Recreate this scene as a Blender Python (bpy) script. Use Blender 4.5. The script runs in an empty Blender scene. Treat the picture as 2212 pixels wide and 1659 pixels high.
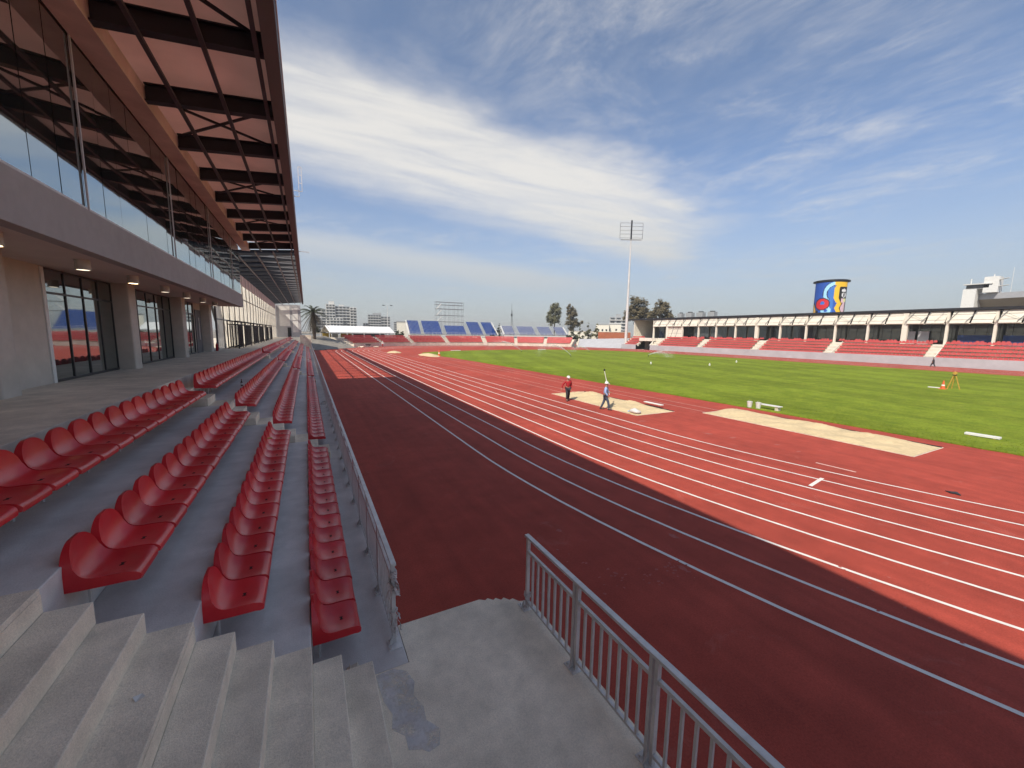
import bpy, bmesh, math, random
from mathutils import Vector, Matrix
R = math.radians
rnd = random.Random(7)
scn = bpy.context.scene
COL = scn.collection
# ------------------------------------------------------------------ camera
H = 4.7
F_PX, CX, CY = 850.0, 1106.0, 829.5          # focal length and centre for the photo at 2212 px width
PITCH, YAW, ROLL = R(7.3072), R(27.5348), R(0.9)
fw = Vector((math.sin(YAW)*math.cos(PITCH), math.cos(YAW)*math.cos(PITCH), -math.sin(PITCH)))
r0 = Vector((math.cos(YAW), -math.sin(YAW), 0)); u0 = r0.cross(fw)
rt = r0*math.cos(ROLL) + u0*math.sin(ROLL); up = -r0*math.sin(ROLL) + u0*math.cos(ROLL)
CAM = Vector((0, 0, H))
cd = bpy.data.cameras.new('camera'); cam = bpy.data.objects.new('camera', cd); COL.objects.link(cam)
cd.sensor_width = 36.0; cd.lens = F_PX/2212*36; cd.clip_start = 0.1; cd.clip_end = 6000
M = Matrix.Identity(4)
for i in range(3):
    M[i][0], M[i][1], M[i][2], M[i][3] = rt[i], up[i], -fw[i], CAM[i]
cam.matrix_world = M
scn.camera = cam
# ------------------------------------------------------------------ render / exposure
scn.render.engine = 'CYCLES'
cy = scn.cycles
cy.use_denoising = True
cy.max_bounces = 6; cy.diffuse_bounces = 3; cy.glossy_bounces = 4; cy.transmission_bounces = 4; cy.transparent_max_bounces = 8
cy.caustics_reflective = False; cy.caustics_refractive = False
cy.sample_clamp_indirect = 6; cy.use_adaptive_sampling = True; cy.adaptive_threshold = 0.015
vs = scn.view_settings
vs.view_transform = 'Standard'; vs.look = 'None'; vs.gamma = 1.0; vs.use_curve_mapping = False
vs.exposure = 1.05
# ------------------------------------------------------------------ sun and sky
SUN = Vector((9.05, 5.3, -11.1)).normalized()         # direction the light travels
sl = bpy.data.lights.new('sun', 'SUN'); sl.energy = 2.8; sl.angle = R(0.53); sl.color = (1.0, 0.92, 0.79)
so = bpy.data.objects.new('sun', sl); COL.objects.link(so)
so.rotation_euler = SUN.to_track_quat('-Z', 'Y').to_euler()
w = bpy.data.worlds.new('World'); scn.world = w; w.use_nodes = True
nt = w.node_tree; nt.nodes.clear()
def wn(t, **k):
    n = nt.nodes.new(t)
    for a, b in k.items(): setattr(n, a, b)
    return n
def wm(op, a, b=None, c=None, clamp=False):
    n = nt.nodes.new('ShaderNodeMath'); n.operation = op; n.use_clamp = clamp
    for i, x in enumerate((a, b, c)):
        if x is None: continue
        if isinstance(x, (int, float)): n.inputs[i].default_value = x
        else: nt.links.new(x, n.inputs[i])
    return n.outputs[0]
def sstep(x, a, b):
    n = nt.nodes.new('ShaderNodeMapRange'); n.interpolation_type = 'SMOOTHSTEP'
    nt.links.new(x, n.inputs[0]); n.inputs[1].default_value = a; n.inputs[2].default_value = b
    return n.outputs[0]
sky = wn('ShaderNodeTexSky', sky_type='NISHITA', sun_disc=False)
sky.sun_elevation = math.asin(-SUN.z); sky.sun_rotation = math.atan2(-SUN.x, -SUN.y)
sky.altitude = 1200; sky.air_density = 0.85; sky.dust_density = 1.1; sky.ozone_density = 3.0
tc = wn('ShaderNodeTexCoord'); sp = wn('ShaderNodeSeparateXYZ'); nt.links.new(tc.outputs['Generated'], sp.inputs[0])
zz = wm('MAXIMUM', sp.outputs[2], 0.035)
px = wm('DIVIDE', sp.outputs[0], zz); py = wm('DIVIDE', sp.outputs[1], zz)
cmb = wn('ShaderNodeCombineXYZ'); nt.links.new(px, cmb.inputs[0]); nt.links.new(py, cmb.inputs[1])
def wnoise(scale, detail, rough, mapping=None, off=(0, 0, 0), rot=0, dist=0.0):
    mp = wn('ShaderNodeMapping'); nt.links.new(cmb.outputs[0], mp.inputs[0])
    mp.inputs['Location'].default_value = off; mp.inputs['Rotation'].default_value = (0, 0, rot)
    mp.inputs['Scale'].default_value = mapping or (1, 1, 1)
    n = wn('ShaderNodeTexNoise'); n.inputs['Scale'].default_value = scale; n.inputs['Detail'].default_value = detail
    n.inputs['Roughness'].default_value = rough; n.inputs['Distortion'].default_value = dist
    nt.links.new(mp.outputs[0], n.inputs['Vector']); return n.outputs[0]
n1 = wnoise(1.6, 6, 0.6); n2 = wnoise(1.5, 6, 0.6, off=(7.3, 2.1, 0))
qx = wm('ADD', px, wm('MULTIPLY', wm('SUBTRACT', n1, 0.5), 0.9)); qy = wm('ADD', py, wm('MULTIPLY', wm('SUBTRACT', n2, 0.5), 0.8))
streak = wnoise(2.2, 8, 0.62, mapping=(0.35, 1.7, 1), rot=R(-14), dist=0.5)
fine = wnoise(7.0, 6, 0.6, mapping=(1, 0.5, 1), rot=R(20))
# broad diagonal cirrus band and a thinner one below it
e1 = wm('SUBTRACT', qy, wm('ADD', 1.50, wm('MULTIPLY', qx, 0.14)))
e2 = wm('SUBTRACT', wm('ADD', 3.05, wm('MULTIPLY', qx, 0.30)), qy)
e3 = wm('SUBTRACT', 1.0, wm('SUBTRACT', qx, qy))
b1 = wm('MULTIPLY', wm('MULTIPLY', sstep(e1, -0.12, 0.42), sstep(e2, -0.35, 0.75)), sstep(e3, -0.35, 0.9))
b1 = wm('MULTIPLY', b1, wm('ADD', 0.62, wm('MULTIPLY', sstep(streak, 0.25, 0.6), 0.38)))
g1 = wm('SUBTRACT', qy, wm('ADD', 4.35, wm('MULTIPLY', qx, 0.25)))
g2 = wm('SUBTRACT', wm('ADD', 6.6, wm('MULTIPLY', qx, 0.5)), qy)
b2 = wm('MULTIPLY', wm('MULTIPLY', sstep(g1, -0.2, 0.9), sstep(g2, -0.6, 1.6)), sstep(wm('SUBTRACT', 6.0, qx), -1.5, 3.0))
b2 = wm('MULTIPLY', b2, 0.62)
# thin scattered wisps over the rest of the sky
wis = wnoise(1.9, 10, 0.70, mapping=(1.0, 0.75, 1), rot=R(-35), off=(3.1, 0.4, 0), dist=0.5)
veil = wnoise(0.5, 4, 0.55, off=(11.0, 4.0, 0))
b3 = wm('MULTIPLY', wm('MULTIPLY', sstep(wis, 0.43, 0.76), sstep(veil, 0.34, 0.60)), 0.50)
b3 = wm('ADD', b3, wm('MULTIPLY', sstep(fine, 0.35, 0.8), wm('MULTIPLY', sstep(veil, 0.3, 0.7), 0.16)))
cl = wm('MAXIMUM', wm('MAXIMUM', b1, b2), b3)
cl = wm('MULTIPLY', cl, sstep(sp.outputs[2], 0.0, 0.12), clamp=True)
cl = wm('MULTIPLY', cl, 0.9)
mixg = wn('ShaderNodeMixRGB'); mixg.inputs[0].default_value = 0.30; nt.links.new(sky.outputs[0], mixg.inputs[1]); mixg.inputs[2].default_value = (0.95, 1.1, 1.25, 1)   # thin high veil
mix = wn('ShaderNodeMixRGB'); nt.links.new(cl, mix.inputs[0]); nt.links.new(mixg.outputs[0], mix.inputs[1])
mix.inputs[2].default_value = (4.3, 4.15, 3.9, 1)
hzf = wm('MULTIPLY', wm('SUBTRACT', 1.0, sstep(sp.outputs[2], -0.02, 0.36)), 0.88)
mixh = wn('ShaderNodeMixRGB'); nt.links.new(hzf, mixh.inputs[0]); nt.links.new(mix.outputs[0], mixh.inputs[1]); mixh.inputs[2].default_value = (2.35, 2.42, 2.32, 1)
bg = wn('ShaderNodeBackground'); bg.inputs[1].default_value = 0.1
nt.links.new(mixh.outputs[0], bg.inputs[0])
ow = wn('ShaderNodeOutputWorld'); nt.links.new(bg.outputs[0], ow.inputs[0])

# ------------------------------------------------------------------ helpers
def ray(u, v): return (fw*F_PX + rt*(u-CX) + up*(CY-v))
def at_dist(u, v, d):
    q = ray(u, v); return CAM + q*(d/math.hypot(q.x, q.y))
def wl(o):
    v = Vector((0, 0, 0))
    while o is not None:
        v += o.location; o = o.parent
    return v
def tag(o, label, cat, group=None):
    o['label'] = label; o['category'] = cat
    if group: o['group'] = group
    return o
def kind(o, k): o['kind'] = k; return o
def empty(name, loc, label=None, cat=None, group=None, rz=0):
    o = bpy.data.objects.new(name, None); COL.objects.link(o); o.location = loc; o.rotation_euler = (0, 0, rz)
    o.empty_display_size = 0.3
    if label: tag(o, label, cat, group)
    return o
def link(name, me, parent=None, loc=(0, 0, 0), rz=0, rot=None):
    o = bpy.data.objects.new(name, me); COL.objects.link(o); o.parent = parent; o.location = loc
    o.rotation_euler = rot if rot else (0, 0, rz)
    return o
def inst(name, me, parent, wloc, rz=0):        # world position below an unrotated parent
    return link(name, me, parent, Vector(wloc) - wl(parent), rz)
class MB:
    def __init__(s): s.v = []; s.f = []; s.mi = []
    def add(s, vs, fs, mi=0):
        n = len(s.v); s.v += [tuple(x) for x in vs]
        for f in fs: s.f.append(tuple(i+n for i in f)); s.mi.append(mi)
        return s
    def box(s, x0, x1, y0, y1, z0, z1, mi=0):
        vs = [(x, y, z) for z in (z0, z1) for y in (y0, y1) for x in (x0, x1)]
        return s.add(vs, [(0, 2, 3, 1), (4, 5, 7, 6), (0, 1, 5, 4), (2, 6, 7, 3), (0, 4, 6, 2), (1, 3, 7, 5)], mi)
    def front(s, i): s.mi[i] = 1; return s
    def hexa(s, lo, hi, mi=0):                 # lo, hi: four corners each, same order
        return s.add(list(lo)+list(hi), [(3, 2, 1, 0), (4, 5, 6, 7), (0, 1, 5, 4), (1, 2, 6, 5), (2, 3, 7, 6), (3, 0, 4, 7)], mi)
    def bar(s, p, q, w_, h_=None, upv=(0, 0, 1), mi=0):
        h_ = h_ or w_; p = Vector(p); q = Vector(q); d = (q-p).normalized(); uv = Vector(upv)
        if abs(d.dot(uv)) > 0.99: uv = Vector((1, 0, 0))
        a = d.cross(uv).normalized()*w_/2; b = a.cross(d).normalized()*h_/2
        return s.hexa([p-a-b, p+a-b, p+a+b, p-a+b], [q-a-b, q+a-b, q+a+b, q-a+b], mi)
    def tube(s, pts, r, n=8, mi=0, cap=True):
        pts = [Vector(p) for p in pts]; rs = r if isinstance(r, (list, tuple)) else [r]*len(pts)
        base = len(s.v); a = None
        for i, p in enumerate(pts):
            d = (pts[min(i+1, len(pts)-1)] - pts[max(i-1, 0)]).normalized()
            if a is None: a = d.orthogonal().normalized()
            a = (a - d*a.dot(d)).normalized(); b = d.cross(a)
            for k in range(n):
                t = 2*math.pi*k/n; s.v.append(tuple(p + (a*math.cos(t)+b*math.sin(t))*rs[i]))
        for i in range(len(pts)-1):
            for k in range(n):
                k2 = (k+1) % n
                s.f.append((base+i*n+k, base+i*n+k2, base+(i+1)*n+k2, base+(i+1)*n+k)); s.mi.append(mi)
        if cap:
            s.f.append(tuple(base+k for k in reversed(range(n)))); s.mi.append(mi)
            e = base+(len(pts)-1)*n; s.f.append(tuple(e+k for k in range(n))); s.mi.append(mi)
        return s
    def lathe(s, prof, c=(0, 0, 0), n=12, mi=0, cap=True):   # prof: (radius, z)
        base = len(s.v)
        for r_, z in prof:
            for k in range(n):
                t = 2*math.pi*k/n; s.v.append((c[0]+r_*math.cos(t), c[1]+r_*math.sin(t), c[2]+z))
        for i in range(len(prof)-1):
            for k in range(n):
                k2 = (k+1) % n
                s.f.append((base+i*n+k, base+i*n+k2, base+(i+1)*n+k2, base+(i+1)*n+k)); s.mi.append(mi)
        if cap:
            s.f.append(tuple(base+k for k in reversed(range(n)))); s.mi.append(mi)
            e = base+(len(prof)-1)*n; s.f.append(tuple(e+k for k in range(n))); s.mi.append(mi)
        return s
    def prism(s, poly, z0, z1, mi=0):
        n = len(poly)
        vs = [(x, y, z0) for x, y in poly] + [(x, y, z1) for x, y in poly]
        fs = [tuple(reversed(range(n))), tuple(range(n, 2*n))] + [(i, (i+1) % n, n+(i+1) % n, n+i) for i in range(n)]
        return s.add(vs, fs, mi)
    def mesh(s, name, mats, org=(0, 0, 0), smooth=False, angle=35):
        me = bpy.data.meshes.new(name)
        me.from_pydata([(x-org[0], y-org[1], z-org[2]) for x, y, z in s.v], [], s.f)
        if not isinstance(mats, (list, tuple)): mats = [mats]
        for m in mats: me.materials.append(m)
        if len(mats) > 1: me.polygons.foreach_set('material_index', s.mi)
        if smooth:
            me.polygons.foreach_set('use_smooth', [True]*len(me.polygons))
            me.set_sharp_from_angle(angle=R(angle))
        me.update(); return me
    def build(s, name, mats, parent=None, smooth=False, local=False, bevel=0, angle=35, org=None):
        o_ = (0, 0, 0) if (parent is None or local) else wl(parent)
        if org is not None: o_ = org
        o = link(name, s.mesh(name, mats, o_, smooth, angle), parent)
        if org is not None: o.location = Vector(org) - (wl(parent) if parent else Vector((0, 0, 0)))
        if bevel:
            b = o.modifiers.new('bevel', 'BEVEL'); b.width = bevel; b.segments = 2; b.limit_method = 'ANGLE'
        return o
# ------------------------------------------------------------------ materials
def mat(name, col, rough=0.7, var=0.12, scale=3.0, bump=0.0, bscale=60.0, metal=0.0, coat=0.0, col2=None, stretch=None, big=0.0, bigscale=0.35, spec=0.5, randobj=0.0, coord='Object', stain=None, rvar=0.0, fine=0.0, fscale=80.0, streak=0.0, sstretch=(3.0, .12, 1), bands=0.0, bandrot=0.3, bandscale=0.25):
    m = bpy.data.materials.new(name); m.use_nodes = True; t = m.node_tree; N = t.nodes; L = t.links
    b = N['Principled BSDF']; b.inputs['Roughness'].default_value = rough; b.inputs['Metallic'].default_value = metal
    b.inputs['Specular IOR Level'].default_value = spec
    if coat: b.inputs['Coat Weight'].default_value = coat; b.inputs['Coat Roughness'].default_value = 0.25
    tc_ = N.new('ShaderNodeTexCoord'); vec = tc_.outputs[coord]
    if coord == 'Position':
        pass
    if stretch:
        mp = N.new('ShaderNodeMapping'); L.new(vec, mp.inputs[0]); mp.inputs['Scale'].default_value = stretch; vec2 = mp.outputs[0]
    else: vec2 = vec
    c1 = Vector(col); c2 = Vector(col2) if col2 else c1*(1-2.2*var)
    ns = N.new('ShaderNodeTexNoise'); ns.inputs['Scale'].default_value = scale; ns.inputs['Detail'].default_value = 9; ns.inputs['Roughness'].default_value = 0.62
    L.new(vec2, ns.inputs['Vector'])
    rp = N.new('ShaderNodeValToRGB'); rp.color_ramp.elements[0].position = 0.3; rp.color_ramp.elements[1].position = 0.7
    rp.color_ramp.elements[0].color = (*c2, 1); rp.color_ramp.elements[1].color = (*(c1*(1+var*0.5)), 1)
    L.new(ns.outputs[0], rp.inputs[0]); out = rp.outputs[0]
    def mul(o1, facsock, lo, hi):
        mr = N.new('ShaderNodeMapRange'); L.new(facsock, mr.inputs[0]); mr.inputs[1].default_value = 0.3; mr.inputs[2].default_value = 0.7
        mr.inputs[3].default_value = lo; mr.inputs[4].default_value = hi
        mx = N.new('ShaderNodeVectorMath'); mx.operation = 'SCALE'; L.new(o1, mx.inputs[0]); L.new(mr.outputs[0], mx.inputs['Scale']); return mx.outputs[0]
    if big:
        nb = N.new('ShaderNodeTexNoise'); nb.inputs['Scale'].default_value = bigscale; nb.inputs['Detail'].default_value = 5; nb.inputs['Distortion'].default_value = 0.6
        L.new(vec, nb.inputs['Vector']); out = mul(out, nb.outputs[0], 1-big, 1+big)
    if stain:                                    # (colour, scale, threshold, amount): blotches of dirt with a shape of their own
        ns2 = N.new('ShaderNodeTexNoise'); ns2.inputs['Scale'].default_value = stain[1]; ns2.inputs['Detail'].default_value = 8; ns2.inputs['Distortion'].default_value = 1.2; ns2.inputs['Roughness'].default_value = 0.7
        mp2 = N.new('ShaderNodeMapping'); L.new(vec, mp2.inputs[0]); mp2.inputs['Location'].default_value = (5.2, 1.3, 2.2); L.new(mp2.outputs[0], ns2.inputs['Vector'])
        mr = N.new('ShaderNodeMapRange'); L.new(ns2.outputs[0], mr.inputs[0]); mr.inputs[1].default_value = stain[2]; mr.inputs[2].default_value = stain[2]+0.14; mr.inputs[4].default_value = stain[3]
        mx = N.new('ShaderNodeMixRGB'); L.new(mr.outputs[0], mx.inputs[0]); L.new(out, mx.inputs[1]); mx.inputs[2].default_value = (*stain[0], 1); out = mx.outputs[0]
    if fine:
        nf = N.new('ShaderNodeTexNoise'); nf.inputs['Scale'].default_value = fscale; nf.inputs['Detail'].default_value = 3; nf.inputs['Roughness'].default_value = 0.8
        L.new(vec, nf.inputs['Vector']); out = mul(out, nf.outputs[0], 1-fine, 1+fine)
    if streak:
        mps = N.new('ShaderNodeMapping'); L.new(vec, mps.inputs[0]); mps.inputs['Scale'].default_value = sstretch
        nk = N.new('ShaderNodeTexNoise'); nk.inputs['Scale'].default_value = 1.0; nk.inputs['Detail'].default_value = 6; L.new(mps.outputs[0], nk.inputs['Vector']); out = mul(out, nk.outputs[0], 1-streak, 1+streak)
    if bands:
        mpb = N.new('ShaderNodeMapping'); L.new(vec, mpb.inputs[0]); mpb.inputs['Rotation'].default_value = (0, 0, bandrot)
        wv_ = N.new('ShaderNodeTexWave'); wv_.inputs['Scale'].default_value = bandscale; wv_.inputs['Distortion'].default_value = 1.6; wv_.inputs['Detail'].default_value = 2; wv_.inputs['Detail Scale'].default_value = 0.4
        L.new(mpb.outputs[0], wv_.inputs['Vector']); out = mul(out, wv_.outputs['Fac'], 1-bands, 1+bands)
    if randobj:
        oi = N.new('ShaderNodeObjectInfo'); mr = N.new('ShaderNodeMapRange'); L.new(oi.outputs['Random'], mr.inputs[0]); mr.inputs[3].default_value = 1-randobj; mr.inputs[4].default_value = 1+randobj
        mx = N.new('ShaderNodeVectorMath'); mx.operation = 'SCALE'; L.new(out, mx.inputs[0]); L.new(mr.outputs[0], mx.inputs['Scale']); out = mx.outputs[0]
    L.new(out, b.inputs['Base Color'])
    if rvar:
        mr = N.new('ShaderNodeMapRange'); L.new(ns.outputs[0], mr.inputs[0]); mr.inputs[3].default_value = rough-rvar; mr.inputs[4].default_value = rough+rvar; L.new(mr.outputs[0], b.inputs['Roughness'])
    if bump:
        nb2 = N.new('ShaderNodeTexNoise'); nb2.inputs['Scale'].default_value = bscale; nb2.inputs['Detail'].default_value = 6; L.new(vec2, nb2.inputs['Vector'])
        bp = N.new('ShaderNodeBump'); bp.inputs['Strength'].default_value = bump; bp.inputs['Distance'].default_value = 0.02
        L.new(nb2.outputs[0], bp.inputs['Height']); L.new(bp.outputs[0], b.inputs['Normal'])
    return m
def glass(name, tint, refl, rough=0.03):
    m = bpy.data.materials.new(name); m.use_nodes = True; t = m.node_tree; N = t.nodes; L = t.links; N.clear()
    d = N.new('ShaderNodeBsdfDiffuse'); d.inputs[0].default_value = (*tint, 1)
    g = N.new('ShaderNodeBsdfGlossy'); g.inputs[0].default_value = (0.9, 0.97, 0.97, 1); g.inputs[1].default_value = rough
    lw = N.new('ShaderNodeLayerWeight'); lw.inputs[0].default_value = 0.35
    mr = N.new('ShaderNodeMapRange'); L.new(lw.outputs['Fresnel'], mr.inputs[0]); mr.inputs[3].default_value = refl; mr.inputs[4].default_value = 1.0
    nz = N.new('ShaderNodeTexNoise'); nz.inputs['Scale'].default_value = 0.9; nz.inputs['Detail'].default_value = 1
    tcx = N.new('ShaderNodeTexCoord'); L.new(tcx.outputs['Object'], nz.inputs['Vector'])
    bp = N.new('ShaderNodeBump'); bp.inputs['Strength'].default_value = 0.03; bp.inputs['Distance'].default_value = 0.03; L.new(nz.outputs[0], bp.inputs['Height']); L.new(bp.outputs[0], g.inputs['Normal'])
    mx = N.new('ShaderNodeMixShader'); L.new(mr.outputs[0], mx.inputs[0]); L.new(d.outputs[0], mx.inputs[1]); L.new(g.outputs[0], mx.inputs[2])
    o = N.new('ShaderNodeOutputMaterial'); L.new(mx.outputs[0], o.inputs[0]); return m
def translucent(name, col, tr=0.25, tl=0.5):
    m = bpy.data.materials.new(name); m.use_nodes = True; t = m.node_tree; N = t.nodes; L = t.links; N.clear()
    d = N.new('ShaderNodeBsdfDiffuse'); d.inputs[0].default_value = (*col, 1)
    a = N.new('ShaderNodeBsdfTranslucent'); a.inputs[0].default_value = (*col, 1)
    p = N.new('ShaderNodeBsdfTransparent')
    nz = N.new('ShaderNodeTexNoise'); nz.inputs['Scale'].default_value = 0.9; nz.inputs['Detail'].default_value = 5
    tcx = N.new('ShaderNodeTexCoord'); L.new(tcx.outputs['Object'], nz.inputs['Vector'])
    rp = N.new('ShaderNodeValToRGB'); rp.color_ramp.elements[0].position = 0.3; rp.color_ramp.elements[1].position = 0.7
    rp.color_ramp.elements[0].color = (*(Vector(col)*0.84), 1); rp.color_ramp.elements[1].color = (*(Vector(col)*1.03), 1)
    L.new(nz.outputs[0], rp.inputs[0]); L.new(rp.outputs[0], a.inputs[0]); L.new(rp.outputs[0], d.inputs[0])
    m1 = N.new('ShaderNodeMixShader'); m1.inputs[0].default_value = tl/(1-tr); L.new(d.outputs[0], m1.inputs[1]); L.new(a.outputs[0], m1.inputs[2])
    m2 = N.new('ShaderNodeMixShader'); m2.inputs[0].default_value = tr; L.new(m1.outputs[0], m2.inputs[1]); L.new(p.outputs[0], m2.inputs[2])
    o = N.new('ShaderNodeOutputMaterial'); L.new(m2.outputs[0], o.inputs[0]); return m
def emit(name, col, s):
    m = bpy.data.materials.new(name); m.use_nodes = True; b = m.node_tree.nodes['Principled BSDF']
    b.inputs['Base Color'].default_value = (*col, 1); b.inputs['Emission Color'].default_value = (*col, 1); b.inputs['Emission Strength'].default_value = s; return m
X_ = {}
X_['concrete'] = mat('concrete', (0.72, 0.635, 0.52), 0.85, 0.12, 2.2, 0.35, 70, big=0.16, bigscale=0.5, fine=0.14, fscale=45, stain=((0.42, 0.375, 0.315), 1.1, 0.58, 0.5))
X_['step'] = mat('step_concrete', (0.79, 0.685, 0.545), 0.85, 0.10, 3.0, 0.4, 90, big=0.18, bigscale=0.7, fine=0.16, fscale=50, streak=0.07, sstretch=(2.5, .5, 2.5), stain=((0.42, 0.375, 0.315), 2.0, 0.60, 0.55))
X_['paint'] = mat('grey_floor_paint', (0.62, 0.585, 0.56), 0.55, 0.10, 2.5, 0.15, 60, big=0.16, bigscale=0.45, rvar=0.12, fine=0.08, fscale=50, streak=0.06, stain=((0.46, 0.43, 0.41), 1.6, 0.60, 0.5))
X_['riser'] = mat('riser_lit_concrete', (0.88, 0.75, 0.59), 0.85, 0.10, 3.0, 0.4, 80, big=0.12, bigscale=0.8, fine=0.12, fscale=45)  # paler than the treads: light caught by the risers put into the colour
X_['wallc'] = mat('grey_render', (0.56, 0.50, 0.435), 0.9, 0.06, 3.0, 0.2, 120, big=0.06)
X_['fascia'] = mat('grey_fascia', (0.40, 0.38, 0.36), 0.9, 0.05, 3.0, 0.25, 140, big=0.05)
X_['soffit'] = mat('soffit_plaster', (0.68, 0.60, 0.53), 0.9, 0.04, 2.0, 0.1, 80)
X_['white'] = mat('white_paint', (0.72, 0.71, 0.68), 0.6, 0.06, 2.0)
X_['cream'] = mat('cream_panel', (0.74, 0.70, 0.60), 0.6, 0.06, 1.5)
X_['offwall'] = mat('pale_wall', (0.42, 0.42, 0.44), 0.8, 0.06, 0.8, big=0.06)
X_['track'] = mat('track_rubber', (0.37, 0.061, 0.041), 0.9, 0.10, 1.4, 0.5, 130, big=0.13, bigscale=0.18, spec=0.25, stain=((0.44, 0.17, 0.14), 0.8, 0.61, 0.34), fine=0.22, fscale=34, streak=0.11)
X_['line'] = mat('line_paint', (0.74, 0.70, 0.66), 0.8, 0.08, 5.0, 0.2, 120)
X_['linepink'] = mat('worn_line_paint', (0.66, 0.40, 0.35), 0.8, 0.10, 4.0, 0.2, 120)
X_['grass'] = mat('lawn', (0.180, 0.222, 0.022), 0.95, 0.10, 0.9, 0.8, 22, col2=(0.115, 0.162, 0.014), big=0.16, bigscale=0.10, spec=0.1, stain=((0.26, 0.225, 0.06), 0.30, 0.60, 0.45), fine=0.25, fscale=9, streak=0.08, sstretch=(.9, .25, 1), bands=0.07, bandscale=0.055)
X_['sand'] = mat('sand', (0.60, 0.47, 0.28), 0.95, 0.08, 5.0, 0.7, 30, big=0.08, bigscale=1.0)
X_['ground'] = mat('dry_ground', (0.22, 0.19, 0.15), 0.95, 0.15, 0.05, big=0.2, bigscale=0.01)
X_['seat'] = mat('red_plastic', (0.60, 0.016, 0.026), 0.34, 0.05, 6.0, 0.03, 160, coat=0.12, randobj=0.14, rvar=0.12, stain=((0.50, 0.10, 0.09), 5.0, 0.58, 0.22))
X_['seatfar'] = mat('pale_red_plastic', (0.50, 0.075, 0.072), 0.5, 0.10, 0.8)  # paler, less saturated red for the seats of the far stands
X_['seatblue'] = mat('blue_plastic', (0.006, 0.050, 0.25), 0.5, 0.10, 0.8)
X_['spill'] = mat('thin_paint_spill', (0.70, 0.67, 0.66), 0.7, 0.14, 5.0, 0.2, 60, big=0.12, bigscale=2.0)
def patchy(m_, scale, lo, hi):                   # worn-through film: bare concrete shows where the paint is thin
    t = m_.node_tree; N = t.nodes; L = t.links; b_ = N['Principled BSDF']; tc_ = N.new('ShaderNodeTexCoord')
    nz = N.new('ShaderNodeTexNoise'); nz.inputs['Scale'].default_value = scale; nz.inputs['Detail'].default_value = 9; nz.inputs['Roughness'].default_value = 0.7; L.new(tc_.outputs['Object'], nz.inputs['Vector'])
    mr = N.new('ShaderNodeMapRange'); L.new(nz.outputs[0], mr.inputs[0]); mr.inputs[1].default_value = lo; mr.inputs[2].default_value = hi; mr.inputs[4].default_value = 0.75; L.new(mr.outputs[0], b_.inputs['Alpha'])
patchy(X_['spill'], 4.5, 0.34, 0.56)
X_['slot2'] = mat('dark_joint', (0.16, 0.145, 0.13), 0.95)  # dark colour of the saw joints in the landing
X_['slot'] = mat('dark_slot', (0.02, 0.005, 0.006), 0.9)
X_['galv'] = mat('galvanised_steel', (0.66, 0.64, 0.62), 0.5, 0.10, 6.0, 0.08, 90, metal=0.15, big=0.10, bigscale=1.5, rvar=0.1)
X_['black'] = mat('black_steel', (0.014, 0.014, 0.019), 0.55, 0.15, 4.0)
X_['dark'] = mat('dark_edge_steel', (0.060, 0.045, 0.055), 0.6, 0.1, 1.5)
X_['deck'] = mat('roof_underside', (0.80, 0.70, 0.66), 0.8, 0.10, 1.2, 0.05, 30, big=0.14, bigscale=0.5)
X_['frame'] = mat('dark_window_frame', (0.018, 0.018, 0.02), 0.4)
X_['frost'] = translucent('translucent_sheet', (0.90, 0.85, 0.76), 0.36, 0.48)
X_['sheet'] = translucent('translucent_roof_sheet', (0.88, 0.66, 0.60), 0.0, 0.28)  # added translucency: sunlight through it brightens the pinkish underside
X_['glass'] = glass('tinted_glass', (0.020, 0.022, 0.02), 0.36)
X_['glassup'] = glass('sky_reflecting_glass', (0.022, 0.024, 0.022), 0.42)
X_['glassfar'] = glass('dim_glass', (0.018, 0.02, 0.021), 0.05)
X_['lampbody'] = mat('lamp_housing', (0.6, 0.55, 0.48), 0.5)
X_['lampon'] = emit('lamp_glow', (1.0, 0.74, 0.42), 5.0)
X_['lampoff'] = emit('lamp_glow_dim', (1.0, 0.85, 0.65), 1.2)
X_['white_far'] = mat('white_facade', (0.62, 0.61, 0.58), 0.8, 0.05, 0.2)
X_['grey_far'] = mat('grey_facade', (0.34, 0.35, 0.36), 0.8, 0.08, 0.2)
X_['win_far'] = mat('far_window', (0.055, 0.065, 0.075), 0.3, 0.2, 0.3)
X_['leaf'] = mat('eucalyptus_leaf', (0.125, 0.122, 0.062), 0.8, 0.3, 0.4, col2=(0.06, 0.062, 0.032))
X_['leaf2'] = mat('brown_green_leaf', (0.135, 0.108, 0.056), 0.8, 0.3, 0.4, col2=(0.062, 0.052, 0.028))
X_['leafdark'] = mat('palm_leaf', (0.050, 0.058, 0.028), 0.7, 0.3, 0.6)
X_['deadleaf'] = mat('dry_palm_skirt', (0.085, 0.065, 0.042), 0.9, 0.3, 0.6)
X_['bark'] = mat('bark', (0.13, 0.10, 0.075), 0.9, 0.2, 2.0)
X_['brick'] = mat('orange_wall', (0.38, 0.115, 0.055), 0.85, 0.1, 0.5)
X_['skin'] = mat('skin', (0.33, 0.17, 0.11), 0.6, 0.04)
X_['redcloth'] = mat('red_jacket', (0.36, 0.012, 0.02), 0.85, 0.1, 8)
X_['bluecloth'] = mat('light_blue_shirt', (0.30, 0.42, 0.68), 0.85, 0.08, 8)
X_['jeans'] = mat('denim', (0.065, 0.09, 0.14), 0.9, 0.15, 9)
X_['darkcloth'] = mat('dark_cloth', (0.03, 0.032, 0.042), 0.9, 0.1, 8)
X_['helmet'] = mat('white_helmet', (0.8, 0.79, 0.76), 0.35)
X_['orange'] = mat('orange_plastic', (0.75, 0.13, 0.03), 0.5)
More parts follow.
